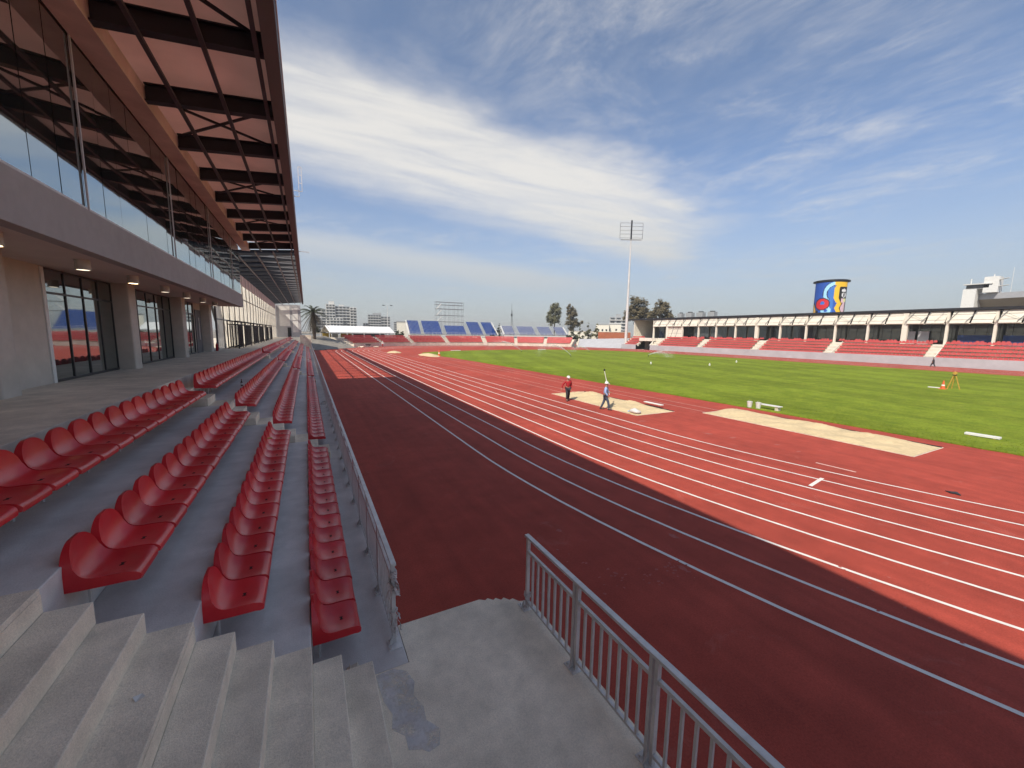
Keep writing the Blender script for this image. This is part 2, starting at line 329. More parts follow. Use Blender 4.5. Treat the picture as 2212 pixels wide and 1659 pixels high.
X_['yellow'] = mat('yellow_wood', (0.55, 0.32, 0.05), 0.6)
X_['plaster'] = mat('white_bucket', (0.7, 0.69, 0.66), 0.5)
X_['tape'] = mat('torn_tape', (0.62, 0.56, 0.54), 0.7, 0.2, 30)
X_['tent'] = mat('white_canvas', (0.80, 0.79, 0.77), 0.7, 0.03)
X_['gold'] = mat('yellow_curtain', (0.42, 0.28, 0.04), 0.9)
X_['water'] = translucent('water_spray', (0.9, 0.92, 0.92), 0.72, 0.14)
X_['bottle'] = mat('brown_glass', (0.08, 0.02, 0.01), 0.2)
# ================================================================== SETTING
g = MB(); g.add([(-2500, -1500, -0.25), (2500, -1500, -0.25), (2500, 3500, -0.25), (-2500, 3500, -0.25)], [(0, 1, 2, 3)])
kind(tag(g.build('ground', X_['ground']), 'dusty grey-brown ground around the stadium', 'ground'), 'structure')
OX, YN, YF, RA = 51.86, 14.3, 98.7, 46.0       # oval: axis, start of each bend, radius of the outermost line
def oval(r, y_from=-16, n=72, squash=9.0):     # open path: near bend - straight - far bend - far straight
    p = []
    amax = math.asin(min(1.0, (YN-y_from)/r))
    for i in range(25): 
        a = amax*(1-i/24); p.append((OX-r*math.cos(a), YN-r*math.sin(a)))
    for i in range(1, 13): p.append((OX-r, YN+(YF-YN)*i/12))
    for i in range(1, n+1):
        a = math.pi*i/n; p.append((OX-r*math.cos(a), YF+(r-squash)*math.sin(a)))
    for i in range(1, 13): p.append((OX+r, YF-(YF-y_from)*i/12))
    return p
outer = [(0.98, -30)] + [(0.98, 106.0)] + [(OX-49*math.cos(math.pi*i/60), YF+40*math.sin(math.pi*i/60)) for i in range(3, 61)] + [(100.86, -30)]
bm = bmesh.new(); vs_ = [bm.verts.new((x, y, 0)) for x, y in outer]; bm.faces.new(vs_); bmesh.ops.triangulate(bm, faces=bm.faces[:])
me = bpy.data.meshes.new('track'); bm.to_mesh(me); bm.free(); me.materials.append(X_['track'])
track = link('track', me); kind(tag(track, 'brick-red rubber running track with white lane lines', 'track'), 'structure')
def ribbon(path, wd, z=0.004):
    m = MB(); n = len(path)
    for i, (x, y) in enumerate(path):
        a = path[max(i-1, 0)]; b = path[min(i+1, n-1)]; d = Vector((b[0]-a[0], b[1]-a[1])).normalized(); nx, ny = -d.y*wd/2, d.x*wd/2
        m.v += [(x+nx, y+ny, z), (x-nx, y-ny, z)]
    for i in range(n-1): m.f.append((2*i, 2*i+1, 2*i+3, 2*i+2)); m.mi.append(0)
    return m
for k in range(9):
    ribbon(oval(RA-1.2*k), 0.085).build('lane_line', X_['line'] if k not in (4, 6) else X_['line'], track)
for x0, y0, y1 in ((22.05, 15.6, 84.0), (23.35, 15.6, 80.0), (18.3, 25.5, 80.0), (19.5, 25.5, 80.0)):
    ribbon([(x0, y0), (x0, (y0+y1)/2), (x0, y1)], 0.06).build('runway_line', X_['linepink'], track)
ribbon([(17.02, 7.5), (17.14, 6.3)], 0.11, 0.004).build('board_mark', X_['linepink'], track)
ribbon([(14.12, 6.3), (15.3, 6.5)], 0.11, 0.008).build('cross_mark', X_['line'], track)
# white scuffs of spilt chalk on the rubber, flat on the track
def blob(cx_, cy_, rx, ry, z, n=14):
    m = MB(); ph = rnd.random()*6
    m.v.append((cx_, cy_, z))
    for k in range(n):
        t = 2*math.pi*k/n; q = 0.6+0.6*rnd.random(); m.v.append((cx_+rx*q*math.cos(t), cy_+ry*q*math.sin(t), z))
    for k in range(n): m.f.append((0, 1+k, 1+(k+1) % n)); m.mi.append(0)
    return m
X_['scuff'] = mat('chalk_scuff', (0.41, 0.105, 0.085), 0.95, 0.2, 6.0)
for x, y, a, b in ((7.5, 6.0, 0.10, 0.16), (6.6, 5.0, 0.07, 0.13), (17.2, 12.2, 0.16, 0.20), (17.6, 11.2, 0.22, 0.10), (18.3, 9.6, 0.12, 0.08), (18.0, 8.6, 0.20, 0.06), (5.2, 7.4, 0.06, 0.10), (16.3, 15.6, 0.25, 0.10)):
    blob(x, y, a, b, 0.0045).build('chalk_scuff', X_['scuff'], track)
for cx0, cy0, sp0, n0 in ((6.45, 5.1, .16, 26), (5.75, 5.1, .14, 10), (5.1, 5.3, .2, 10), (4.6, 6.2, .5, 14), (9.0, 2.6, .5, 12), (17.6, 11.4, .5, 14), (12.3, 9.0, .9, 12)):
    m = MB()
    for i in range(n0):
        q = blob(cx0+rnd.gauss(0, sp0), cy0+rnd.gauss(0, sp0), rnd.uniform(.012, .05), rnd.uniform(.01, .035), 0.0046+0.0001*i, 8); m.add(q.v, q.f)
    m.build('chalk_scuff', X_['scuff'], track)
# infield grass
edge = [(26.05, -20), (26.05, 6), (25.95, 20), (25.3, 38), (24.9, 55), (24.2, 70), (22.9, 80), (22.2, 85), (23.4, 89.5), (27, 93.5), (36, 98.5), (50, 102), (66, 101), (78, 96), (84, 88), (85.6, 78), (85.6, -20)]
pts = []
for i in range(len(edge)-1):
    a, b = Vector(edge[i]), Vector(edge[i+1]); L_ = (b-a).length; n = max(1, int(L_/0.7)) if i < 12 else max(1, int(L_/3))
    for k in range(n):
        p = a.lerp(b, k/n); j = 0.07 if i < 12 else 0.15; pts.append((p.x+rnd.uniform(-j, j), p.y+rnd.uniform(-j, j)))
pts.append(edge[-1])
bm = bmesh.new(); vs_ = [bm.verts.new((x, y, 0.035)) for x, y in pts]; f_ = bm.faces.new(vs_)
ex = bmesh.ops.extrude_face_region(bm, geom=[f_]); 
for v in [q for q in ex['geom'] if isinstance(q, bmesh.types.BMVert)]: v.co.z = -0.02
bmesh.ops.triangulate(bm, faces=bm.faces[:]); bmesh.ops.recalc_face_normals(bm, faces=bm.faces[:])
me = bpy.data.meshes.new('grass_field'); bm.to_mesh(me); bm.free(); me.materials.append(X_['grass'])
field = link('grass_field', me); kind(tag(field, 'bright green mown infield lawn inside the running track', 'grass field'), 'structure')
# grass blades standing along the near edge of the lawn
m = MB()
for i in range(9000):
    y = rnd.uniform(3, 60); x = 25.9 + rnd.random()**2*3.2 + (0 if y < 25 else -0.02*(y-25)); h = rnd.uniform(0.03, 0.085); a = rnd.random()*6.28; s_ = 0.012
    dx, dy = math.cos(a)*s_, math.sin(a)*s_
    m.add([(x-dx, y-dy, 0.03), (x+dx, y+dy, 0.03), (x+rnd.uniform(-.03, .03), y+rnd.uniform(-.03, .03), 0.035+h)], [(0, 1, 2)])
o = m.build('grass_blades', X_['grass']); kind(tag(o, 'loose grass blades along the lawn edge beside the sand pits', 'grass'), 'stuff')
# sand pits
def sand_pit(x0, x1, y0, y1, heap, label, ridge=None):
    root = empty('sand_pit', ((x0+x1)/2, (y0+y1)/2, 0), label, 'sand pit')
    m = MB(); nx, ny = 26, 70
    for j in range(ny+1):
        for i in range(nx+1):
            s_, t_ = i/nx, j/ny; x = x0+(x1-x0)*s_; y = y0+(y1-y0)*t_
            e = min(s_, 1-s_, t_*3, (1-t_)*3); z = 0.03+min(1, e*6)*(0.05+0.05*math.sin(x*3.1+y*1.7)*math.sin(y*2.3)+rnd.uniform(-.02, .02))
            for hx, hy, hr, hh in heap: z += hh*math.exp(-(((x-hx)/hr)**2+((y-hy)/(hr*1.6))**2))
            jx = rnd.uniform(-.05, .05) if i in (0, nx) else 0
            m.v.append((x+jx, y, max(0.012, z if 0 < i < nx and 0 < j < ny else 0.012)))
    for j in range(ny):
        for i in range(nx):
            a = j*(nx+1)+i; m.f.append((a, a+1, a+nx+2, a+nx+1)); m.mi.append(0)
    m.build('sand', X_['sand'], root, smooth=True, angle=180)
    for n_, bx in (('kerb', (x0-.08, x0-.052, y0, y1)), ('kerb', (x1+.052, x1+.08, y0, y1)), ('kerb', (x0-.08, x1+.08, y0-.05, y0-.022)), ('kerb', (x0-.08, x1+.08, y1+.022, y1+.05))):
        MB().box(*bx, -0.02, 0.045 if bx[0] > x1 else 0.02).build(n_, X_['black'] if bx[0] > x1 else X_['concrete'], root)  # far kerb in black: shade at the sunken pit edge put into the colour
    return root
sand_pit(17.15, 20.2, 16.85, 25.9, [(19.3, 23.6, 0.7, 0.28), (18.6, 21.0, 0.8, 0.12), (19.9, 20.0, 0.5, 0.12)], 'sand pit with a raked heap where the two workers walk')
sand_pit(21.65, 24.6, 6.2, 15.75, [(23.6, 14.6, 0.9, 0.15), (24.2, 11.0, 0.6, 0.10), (24.3, 8.0, 0.5, 0.08)], 'long pale sand pit beside the lawn edge behind white buckets')
# far sand and dirt piles beside the far bend
for x, y, rx, ry, hh, lab in ((22.0, 79.0, 1.6, 5.0, 0.45, 'flat pale sand pile by the orange cone at the lawn corner'), (17.5, 91.5, 1.5, 2.6, 0.4, 'low dirt and sand pile on the far track bend')):
    m = MB(); n = 18
    for j in range(6):
        r_ = 1-j/5
        for k in range(n):
            t = 6.283*k/n; q = 1+rnd.uniform(-.12, .12); m.v.append((x+rx*r_*q*math.cos(t), y+ry*r_*q*math.sin(t), 0.01+hh*(1-r_)**0.7+rnd.uniform(0, .04)*(j > 0)))
    for j in range(5):
        for k in range(n): m.f.append((j*n+k, j*n+(k+1) % n, (j+1)*n+(k+1) % n, (j+1)*n+k)); m.mi.append(0)
    tag(m.build('sand_pile', X_['sand'], smooth=True, angle=180), lab, 'sand pile')

# ================================================================== NEAR GRANDSTAND
L0, RS = 0.5, 0.22
TX = [0.98, -0.11, -1.12, -2.12, -3.6]          # front edge of each tier and of the concourse
TZ = [L0, L0+3*RS, L0+6*RS, L0+9*RS, L0+12*RS]
YA, YB = -14.0, 104.0
gs = empty('grandstand', (-3.0, 30.0, 0), 'grey near grandstand with dark steel roof, tiers and glazed hall', 'grandstand')
for i in range(4):
    MB().box(TX[i+1], TX[i], 4.62 if i == 0 else YA, YB, -0.2, TZ[i]).build('tier', X_['paint'], gs, bevel=0.012)
MB().box(-14, TX[4], YA, YB+8, -0.2, TZ[4]).build('concourse', X_['concrete'], gs, bevel=0.012)
# landing at the foot of the stairs
sc = [(2.25, 5.33), (2.33, 5.27), (2.38, 5.30), (2.45, 5.22), (2.50, 5.25), (2.56, 5.17), (2.62, 5.20), (2.68, 5.11), (2.74, 5.12), (2.80, 5.02), (2.88, 4.99), (2.98, 4.90)]
MB().prism([(-0.11, YA), (2.98, YA)] + sc[::-1] + [(0.985, 5.33), (0.985, 4.615), (-0.11, 4.615)], -0.1, L0).build('landing', X_['step'], gs)
m = MB(); rp_ = [(0.58, 4.60), (0.78, 4.61), (0.93, 4.50), (0.98, 4.28), (0.92, 4.12), (1.00, 3.95), (0.99, 3.78), (1.08, 3.62), (1.03, 3.47), (0.92, 3.42), (0.84, 3.5), (0.74, 3.52), (0.72, 3.70), (0.63, 3.84), (0.66, 4.0), (0.59, 4.2)]
m.v = [(x+rnd.uniform(-.015, .015), y+rnd.uniform(-.02, .02), L0+0.003) for x, y in rp_]; m.f = [tuple(reversed(range(len(rp_))))]; m.mi = [0]
m.build('paint_spill', X_['spill'], gs)
for y in (1.9, -0.6): MB().box(0.60, 2.97, y-0.004, y+0.004, L0+0.0015, L0+0.003).build('saw_joint', X_['slot2'], gs)
# stair aisles
SX = [0.54, 0.20, -0.11, -0.46, -0.79, -1.12, -1.47, -1.80, -2.12, -2.60, -3.10]
def aisle(y0, y1):
    for k in range(1, 12):
        tier = (k)//3
        if k % 3 == 0:
            MB().box(TX[tier+1]+0.003, TX[tier]+0.003, y0+0.004, y1-0.004, TZ[tier]-0.05, TZ[tier]+0.004).build('stair_step', X_['step'], gs, bevel=0.004)
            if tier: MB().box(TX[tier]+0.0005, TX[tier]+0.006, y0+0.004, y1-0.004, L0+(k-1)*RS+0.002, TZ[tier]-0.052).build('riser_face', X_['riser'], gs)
        else:
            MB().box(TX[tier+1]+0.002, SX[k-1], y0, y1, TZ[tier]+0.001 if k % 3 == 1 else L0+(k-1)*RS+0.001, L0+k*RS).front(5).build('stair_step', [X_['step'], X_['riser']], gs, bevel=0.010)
aisle(0.6, 4.6); 
AIS = [(13.95, 15.0), (35.55, 36.6), (57.1, 58.1), (78.6, 79.6)]
for a, b in AIS: aisle(a, b)
# rounded columns
def rrect(cx_, cy_, hx, hy, r_, n=5):
    p = []
    for sx, sy, a0 in ((1, 1, 0), (-1, 1, 90), (-1, -1, 180), (1, -1, 270)):
        for k in range(n+1):
            a = R(a0+90*k/n); p.append((cx_+sx*(hx-r_)+r_*math.cos(a), cy_+sy*(hy-r_)+r_*math.sin(a)))
    return p
SOF = 6.31
colm = MB().prism(rrect(0, 0, 0.45, 0.34, 0.06), 0, SOF-TZ[4]).mesh('column', X_['wallc'], smooth=True, angle=50)
for y in (12.62, 20.12, 27.2, 33.9): inst('column', colm, gs, (-6.22, y, TZ[4]))
# ground floor walls and windows
GX = -6.25
def wall_piece(y0, y1, z0=TZ[4], z1=SOF, x=GX, m='wallc', nm='wall_panel'):
    return MB().box(x-0.12, x, y0, y1, z0, z1).build(nm, X_[m], gs)
wall_piece(YA, 12.1); wall_piece(12.95, 15.5); wall_piece(20.4, 21.0); wall_piece(27.45, 28.2); wall_piece(31.6, 33.4); wall_piece(34.3, 35.0)
MB().box(GX+0.001, GX+0.03, 15.38, 15.53, TZ[4], SOF-0.02).build('window_trim', X_['white'], gs)
pane_cache = {}
def pane(par, y0, y1, z0, z1, x, m):
    key = (round(y1-y0, 3), round(z1-z0, 3), m)
    if key not in pane_cache: pane_cache[key] = MB().box(-0.01, 0.01, -(y1-y0)/2, (y1-y0)/2, -(z1-z0)/2, (z1-z0)/2).mesh('pane', X_[m])
    jit = R(rnd.uniform(-0.3, 0.3))
    o = inst('pane', pane_cache[key], par, (x, (y0+y1)/2, (z0+z1)/2)); o.rotation_euler = (0, R(rnd.uniform(-.25, .25)), jit); return o
def window(y0, y1, n):
    fr = MB(); z0, zt, z1 = TZ[4], 5.62, SOF-0.02; wd = (y1-y0)/n
    for i in range(n+1): fr.box(GX-0.06, GX, y0+i*wd-0.025, y0+i*wd+0.025, z0, z1)
    for zc_, h_ in ((z0+0.04, 0.08), (zt, 0.06), (z1-0.03, 0.06)):
        for i in range(n): fr.box(GX-0.055, GX-0.005, y0+i*wd+0.025, y0+(i+1)*wd-0.025, zc_-h_/2, zc_+h_/2)
    f_ = fr.build('window_frame', X_['frame'], gs)
    for i in range(n):
        for a, b in ((z0+0.08, zt-0.03), (zt+0.03, z1-0.06)): pane(f_, y0+i*wd+0.026, y0+(i+1)*wd-0.026, a, b, GX-0.035, 'glass')
window(15.56, 19.77, 4); window(21.05, 26.8, 5); window(28.25, 31.55, 3)
d_ = MB().box(GX, GX+0.05, 31.75, 33.2, TZ[4], 5.9).build('door', mat('door_grey', (0.10, 0.10, 0.105), 0.6), gs)
MB().tube([(GX+0.1, 32.3, 4.0), (GX+0.1, 32.3, 5.4)], 0.025).build('door_handle', X_['galv'], d_)
MB().box(GX-0.02, GX+0.02, 35.0, 36.6, TZ[4], SOF).build('doorway', X_['frame'], gs)
# balcony slab: soffit and fascia
MB().box(-6.6, -4.02, YA, 35.0, SOF, SOF+0.06).build('soffit', X_['soffit'], gs)
MB().box(-4.30, -4.0, YA, 35.0, SOF+0.0-0.02, 7.17).build('fascia', X_['fascia'], gs, bevel=0.01)
# upper glazing
ug = MB()
wd = 0.9525
ys = [12.05 - wd*5 + wd*i for i in range(0, 30)]
ug.box(-4.10, -4.02, 4.0, 34.9, 7.17, 7.22)
for y in [12.05-6.45] + [12.05+6.45*i for i in range(4)]: ug.box(-4.03, -4.0, y-0.018, y+0.018, 7.17, 10.6)
ugo = ug.build('glazing_frame', X_['galv'], gs)
y = 12.05 - 12*wd
while y < 34.2:
    pane(ugo, y+0.016, y+wd-0.016, 7.22, 10.6, -4.06, 'glassup'); y += wd
MB().box(-4.3, -4.12, YA, 34.95, 7.1, 11.0).build('glazing_backing', X_['frame'], gs)
wall_piece(YA, 12.05-12*wd, 7.17, 10.6, -4.0)
MB().box(-14, -6.6, YA, 36.6, TZ[4], 11.0).build('hall_block', X_['wallc'], gs)
MB().box(-6.6, -4.3, 34.8, 34.95, SOF+0.06, 11.0).build('end_wall', X_['wallc'], gs)
# roof
def rz_(x): return 10.60 + (x+3.9)*0.10         # underside of the beams rises towards the field
rf = MB().hexa([(-14, YA, rz_(-4)+0.45), (-0.45, YA, rz_(-0.45)+0.46), (-0.45, 36.7, rz_(-0.45)+0.46), (-14, 36.7, rz_(-4)+0.45)], [(-14, YA, 11.45), (-0.45, YA, 11.62), (-0.45, 36.7, 11.62), (-14, 36.7, 11.45)]).build('roof', X_['sheet'], gs)
MB().box(-4.02, -3.50, YA, 36.7, 10.60, 11.03).build('girder', X_['deck'], rf)
MB().hexa([(-0.56, YA, 10.82), (-0.27, YA, 10.95), (-0.27, 108.5, 10.95), (-0.56, 108.5, 10.82)], [(-0.56, YA, 11.66), (-0.27, YA, 11.66), (-0.27, 108.5, 11.66), (-0.56, 108.5, 11.66)]).build('roof_edge_beam', X_['dark'], rf)
MB().box(-0.265, -0.245, YA, 108.5, 11.55, 11.70).build('edge_flashing', X_['white'], rf)
def beam_mesh(x0, x1):
    m = MB(); a, b = rz_(x0), rz_(x1)
    def seg(w_, lo, hi): m.hexa([(x0, -w_/2, a+lo), (x1, -w_/2, b+lo), (x1, w_/2, b+lo), (x0, w_/2, a+lo)], [(x0, -w_/2, a+hi), (x1, -w_/2, b+hi), (x1, w_/2, b+hi), (x0, w_/2, a+hi)])
    seg(0.24, 0.0, 0.03); seg(0.06, 0.03, 0.41); seg(0.24, 0.41, 0.44); return m.mesh('beam', X_['black'])
bmA = beam_mesh(-3.49, -0.57); bmB = beam_mesh(-6.3, -0.57)
BY = [11.5+3.05*k for k in range(-8, 31)]
for y in BY:
    if y < 36.5: inst('beam', bmA, rf, (0, y, 0))
    elif y < 106: inst('beam', bmB, rf, (0, y, 0))
for x in (-2.78, -1.70, -0.70):
    MB().box(x-0.045, x+0.045, YA, 36.7, rz_(x)-0.085, rz_(x)-0.005).build('purlin', X_['dark'], rf)
X_['steelg'] = mat('grey_roof_steel', (0.20, 0.20, 0.205), 0.6)
for x in (-4.5, -3.2, -2.0, -0.8):
    MB().box(x-0.05, x+0.05, 36.75, 106, rz_(x)-0.095, rz_(x)-0.005).build('purlin', X_['steelg'], rf)
for i in range(len(BY)-1):
    if i % 2 == 1 and BY[i] > -6 and BY[i] < 36:
        a, b = BY[i], BY[i+1]
        for p, q in (((-3.3, a+0.4), (-0.8, b-0.3)), ((-3.3, b-0.4), (-0.8, a+0.3))):
            MB().bar((p[0], p[1], rz_(p[0])+0.28), (q[0], q[1], rz_(q[0])+0.28), 0.06, 0.06).build('brace', X_['black'], rf)
    if BY[i] > 36.5 and BY[i] < 103:
        for q in (1, 2):
            y_ = BY[i]+3.05*q/3
            MB().box(-6.3, -0.57, y_-0.03, y_+0.03, rz_(-4)+0.33, rz_(-4)+0.44).build('roof_slat', X_['steelg'], rf)
# small ladder frame and arm sticking out past the roof edge
MB().bar((-0.24, 24.4, 11.9), (0.15, 24.4, 11.9), 0.03).bar((0.15, 24.4, 11.9), (0.15, 24.4, 13.1), 0.03).bar((0.0, 24.4, 11.6), (0.0, 24.4, 13.1), 0.03).bar((0, 24.4, 13.1), (0.15, 24.4, 13.1), 0.03).bar((0, 24.4, 12.7), (0.15, 24.4, 12.7), 0.025).bar((0, 24.4, 12.3), (0.15, 24.4, 12.3), 0.025).bar((-0.3, 24.4, 11.62), (0.0, 24.4, 11.62), 0.03).build('ladder_hoop', X_['galv'], rf)
MB().bar((-0.3, 40.0, 11.5), (0.55, 40.0, 11.5), 0.05).build('outrigger', X_['galv'], rf)
# downlights under the soffit
dl = MB().lathe([(0.02, 0), (0.14, 0.0), (0.14, -0.24), (0.125, -0.24), (0.12, -0.20)], n=16).mesh('downlight', X_['lampbody'], smooth=True)
dg1 = MB().lathe([(0.001, -0.235), (0.118, -0.235), (0.118, -0.205), (0.001, -0.205)], n=14, cap=False).mesh('lamp_lens', X_['lampon'])
dg2 = MB().lathe([(0.001, -0.235), (0.118, -0.235), (0.118, -0.205), (0.001, -0.205)], n=14, cap=False).mesh('lamp_lens', X_['lampoff'])
for k in range(7):
    y = 10.4+3.17*k
    o = inst('downlight', dl, gs, (-4.75, y, SOF)); inst('lamp_lens', dg1 if k in (0, 2) else dg2, o, (-4.75, y, SOF))
# translucent sheet wall beyond the hall, with its posts, rails and the braces behind it
sheet_cache = {}
fp = MB()
SY = [36.7+3.05*k for k in range(0, 23)]
for y in SY: fp.box(-6.02, -5.90, y-0.05, y+0.05, TZ[4], 10.4)
for z in (5.45, 7.9):
    for k in range(22): fp.box(-6.0, -5.93, SY[k]+0.05, SY[k+1]-0.05, z-0.04, z+0.04)
fpo = fp.build('sheet_wall_frame', X_['steelg'], gs)
sh = {}
for a, b in ((TZ[4], 5.41), (5.49, 7.86), (7.94, 9.35)):
    sh[a] = MB().box(-0.006, 0.006, -1.47, 1.47, a, b).mesh('sheet', X_['frost'])
shb = MB().box(-0.03, 0.03, -1.47, 1.47, 9.36, 10.45).mesh('parapet_panel', X_['deck'])
for k in range(22):
    yc = SY[k]+1.525
    for a in sh: inst('sheet', sh[a], fpo, (-5.97, yc, 0))
    inst('parapet_panel', shb, fpo, (-5.95, yc, 0))
    MB().bar((-6.55, SY[k]-0.9, 9.6), (-6.55, SY[k]+4.6, 4.4), 0.16, 0.10).build('rear_brace', X_['steelg'], fpo)
# end block closing the stand
eb = MB().box(-6.2, -1.0, YB, YB+6, TZ[4], 10.4).build('end_block', X_['offwall'], gs)
for x0, x1, z0, z1 in ((-5.2, -3.1, 5.6, 10.0), (-2.6, -1.5, 4.2, 9.6)):
    MB().box(x0, x1, YB-0.05, YB-0.01, z0, z1).build('end_panel', X_['white'], gs)
MB().box(-3.7, -3.0, YB-0.04, YB-0.005, TZ[4], 5.3).build('end_door', X_['frame'], gs)
MB().box(-1.3, 1.0, YB-1.0, YB-0.8, 0.0, 3.6).build('end_parapet', X_['concrete'], gs)
# black gate cages on the far concourse
def gate_cage(y0, wd_, label):
    r_ = empty('gate_cage', (-5.2, y0, TZ[4]), label, 'gate', 'black steel gate cages along the sheet wall')
    fr = MB(); hh = 2.25
    for x in (-5.55, -4.85):
        for y in (y0, y0+wd_): fr.box(x-0.04, x+0.04, y-0.04, y+0.04, TZ[4], TZ[4]+hh)
    for z in (0.12, 1.95, hh-0.04):
        for x in (-5.55, -4.85): fr.box(x-0.03, x+0.03, y0+0.04, y0+wd_-0.04, TZ[4]+z-0.03, TZ[4]+z+0.03)
        for y in (y0, y0+wd_): fr.box(-5.51, -4.89, y-0.03, y+0.03, TZ[4]+z-0.03, TZ[4]+z+0.03)
    fr.build('gate_frame', X_['black'], r_)
    bm_ = MB().box(-0.018, 0.018, -0.018, 0.018, TZ[4]+0.15, TZ[4]+1.92).mesh('bar', X_['black'])
    n = int(wd_/0.16)
    for i in range(1, n): inst('bar', bm_, r_, (-4.85, y0+wd_*i/n, 0))
    for i in range(1, 5): inst('bar', bm_, r_, (-5.55+0.7*i/5, y0, 0))
for i, (y0, wd_) in enumerate(((38.6, 2.4), (42.4, 4.2), (49.5, 4.0), (56.0, 4.0), (63.5, 4.0), (71.0, 3.0))):
    gate_cage(y0, wd_, ('first', 'second', 'third', 'fourth', 'fifth', 'sixth')[i]+' black barred gate cage counted from the glazed hall along the sheet wall')
# fire extinguisher by the last column
fe = empty('fire_extinguisher', (-5.7, 34.75, TZ[4]), 'small red fire extinguisher standing by the last grey column', 'extinguisher')
MB().lathe([(0.075, 0), (0.08, 0.03), (0.08, 0.42), (0.05, 0.50), (0.025, 0.52)], (-5.7, 34.75, TZ[4]), n=14).build('cylinder_body', X_['redcloth'], fe, smooth=True)
MB().box(-5.73, -5.67, 34.70, 34.80, TZ[4]+0.52, TZ[4]+0.60).bar((-5.7, 34.82, TZ[4]+0.55), (-5.62, 34.85, TZ[4]+0.2), 0.02).build('valve', X_['black'], fe)
# ================================================================== SEATS OF THE NEAR STAND
def seat_shell():
    prof = []
    for z in (.834, .828, .815, .795, .77, .74, .70, .65, .60):
        wv = .283*max(0.02, 1-((z-.42)/.418)**3.2)**(1/2.2); prof.append((-.014+.040*((.835-z)/.335)**2, z, wv))
    prof += [(.022, .562, .279), (.042, .523, .281), (.072, .490, .282), (.112, .466, .283), (.16, .452, .283), (.22, .447, .283), (.29, .450, .283), (.36, .457, .282), (.43, .460, .279), (.475, .454, .272), (.502, .437, .262), (.512, .412, .254)]
    m = MB(); nt_ = 12; n = len(prof)
    out_pt = []
    for i, (x, z, wv) in enumerate(prof):
        p0, p1 = prof[max(i-1, 0)], prof[min(i+1, n-1)]; tx, tz = p1[0]-p0[0], p1[1]-p0[1]; tl_ = math.hypot(tx, tz); nx, nz = -tz/tl_, tx/tl_
        lip = .042*min(1.0, wv/.283)**2 if i < 16 else .042*max(0.15, (20-i)/5)
        for k in range(nt_+1):
            t = -1+2*k/nt_; e = abs(t)**2.8
            m.v.append((x + nx*lip*e, wv*t, z + nz*lip*e))
    for i in range(n-1):
        for k in range(nt_):
            a = i*(nt_+1)+k; m.f.append((a, a+nt_+1, a+nt_+2, a+1)); m.mi.append(0)
    def outer_pt(i, t):                          # the skirt behind and below the dish
        x, z, wv = prof[i]; wo = wv+0.006
        if i <= 9: return (-0.045, wo*t, z - (0.010 if i == 0 else 0))
        if i == 10: return (-0.045, wo*t, .50)
        if i == 11: return (-0.045, wo*t, .44)
        if i == 12: return (-0.040, wo*t, .396)
        if i == 13: return (.08, wo*t, .392)
        if i < 18: return (x, wo*t, .392)
        return (x, wo*t, .380)
    for sgn, k in ((-1, 0), (1, nt_)):           # side skirts
        st = len(m.v)
        for i in range(n): m.v.append(outer_pt(i, sgn))
        for i in range(n-1):
            a, b = i*(nt_+1)+k, (i+1)*(nt_+1)+k; c, d = st+i+1, st+i
            m.f.append((a, b, c, d) if sgn < 0 else (b, a, d, c)); m.mi.append(0)
        if sgn < 0: s0 = st
        else: s1 = st
    tp = len(m.v)                                 # top skirt, back sheet and front lip
    for k in range(nt_+1): m.v.append((-0.045, (-1+2*k/nt_)*(prof[0][2]+.006), .824))
    for k in range(nt_): m.f.append((k+1, tp+k+1, tp+k, k)); m.mi.append(0)
    for i in range(12):
        m.f.append((s0+i, s0+i+1, s1+i+1, s1+i)); m.mi.append(0)
    fl = len(m.v); b0 = (n-1)*(nt_+1)
    for k in range(nt_+1): m.v.append((0.512, -0.255+0.51*k/nt_, .372))
    for k in range(nt_): m.f.append((b0+k, fl+k, fl+k+1, b0+k+1)); m.mi.append(0)
    return m
shell_me = seat_shell().mesh('seat_shell', X_['seat'], smooth=True, angle=42)
br = MB().box(-0.02, 0.46, -0.025, 0.025, .365, .390)
br.tube([(0.30, 0, .365), (0.10, 0, .345), (0.035, 0, .28), (0.03, 0, .10), (0.03, 0, 0.0)], 0.018, 6)
brk_me = br.mesh('seat_bracket', X_['galv'], smooth=True)
slot = MB().box(-0.012, 0.012, -0.022, 0.022, 0, .003).box(-0.02, 0.02, -0.03, -0.018, 0, .003).box(-0.02, 0.02, 0.018, 0.03, 0, .003)
slot_me = slot.mesh('drain_slot', X_['slot'])
ROWX = [-0.06, -1.08, -2.09, -3.10]              # back of the seats in each row, front row first
ROWLAB = ['red plastic seat in the front row behind the long steel railing', 'red plastic seat in the second row up from the railing', 'red plastic seat in the third row up from the railing', 'red plastic seat in the top row against the concourse edge']
BLK = [(5.22, 15, 'nearest the stairs by the landing'), (15.42, 34, 'between the two middle stair aisles'), (37.0, 34, 'beyond the second stair aisle')]
PIT = 0.588
BLAB = ['short first block beside the stair landing', 'long block in front of the glazed hall', 'block beyond the hall in front of the black gates']
RLAB = ['front-row red plastic seat behind the long railing', 'second-row red plastic seat up from the long railing', 'third-row red plastic seat up from the long railing', 'top-row red plastic seat against the concourse edge']
ONES = 'first second third fourth fifth sixth seventh eighth ninth tenth eleventh twelfth thirteenth fourteenth fifteenth sixteenth seventeenth eighteenth nineteenth'.split()
def ordinal(n):
    if n < 20: return ONES[n-1]
    t = ('twent', 'thirt')[n//10-2]
    return t+'ieth' if n % 10 == 0 else t+'y-'+ONES[n % 10-1]
FROM = ['the landing stairs', 'the aisle facing the glazed hall', 'the aisle at the hall end']
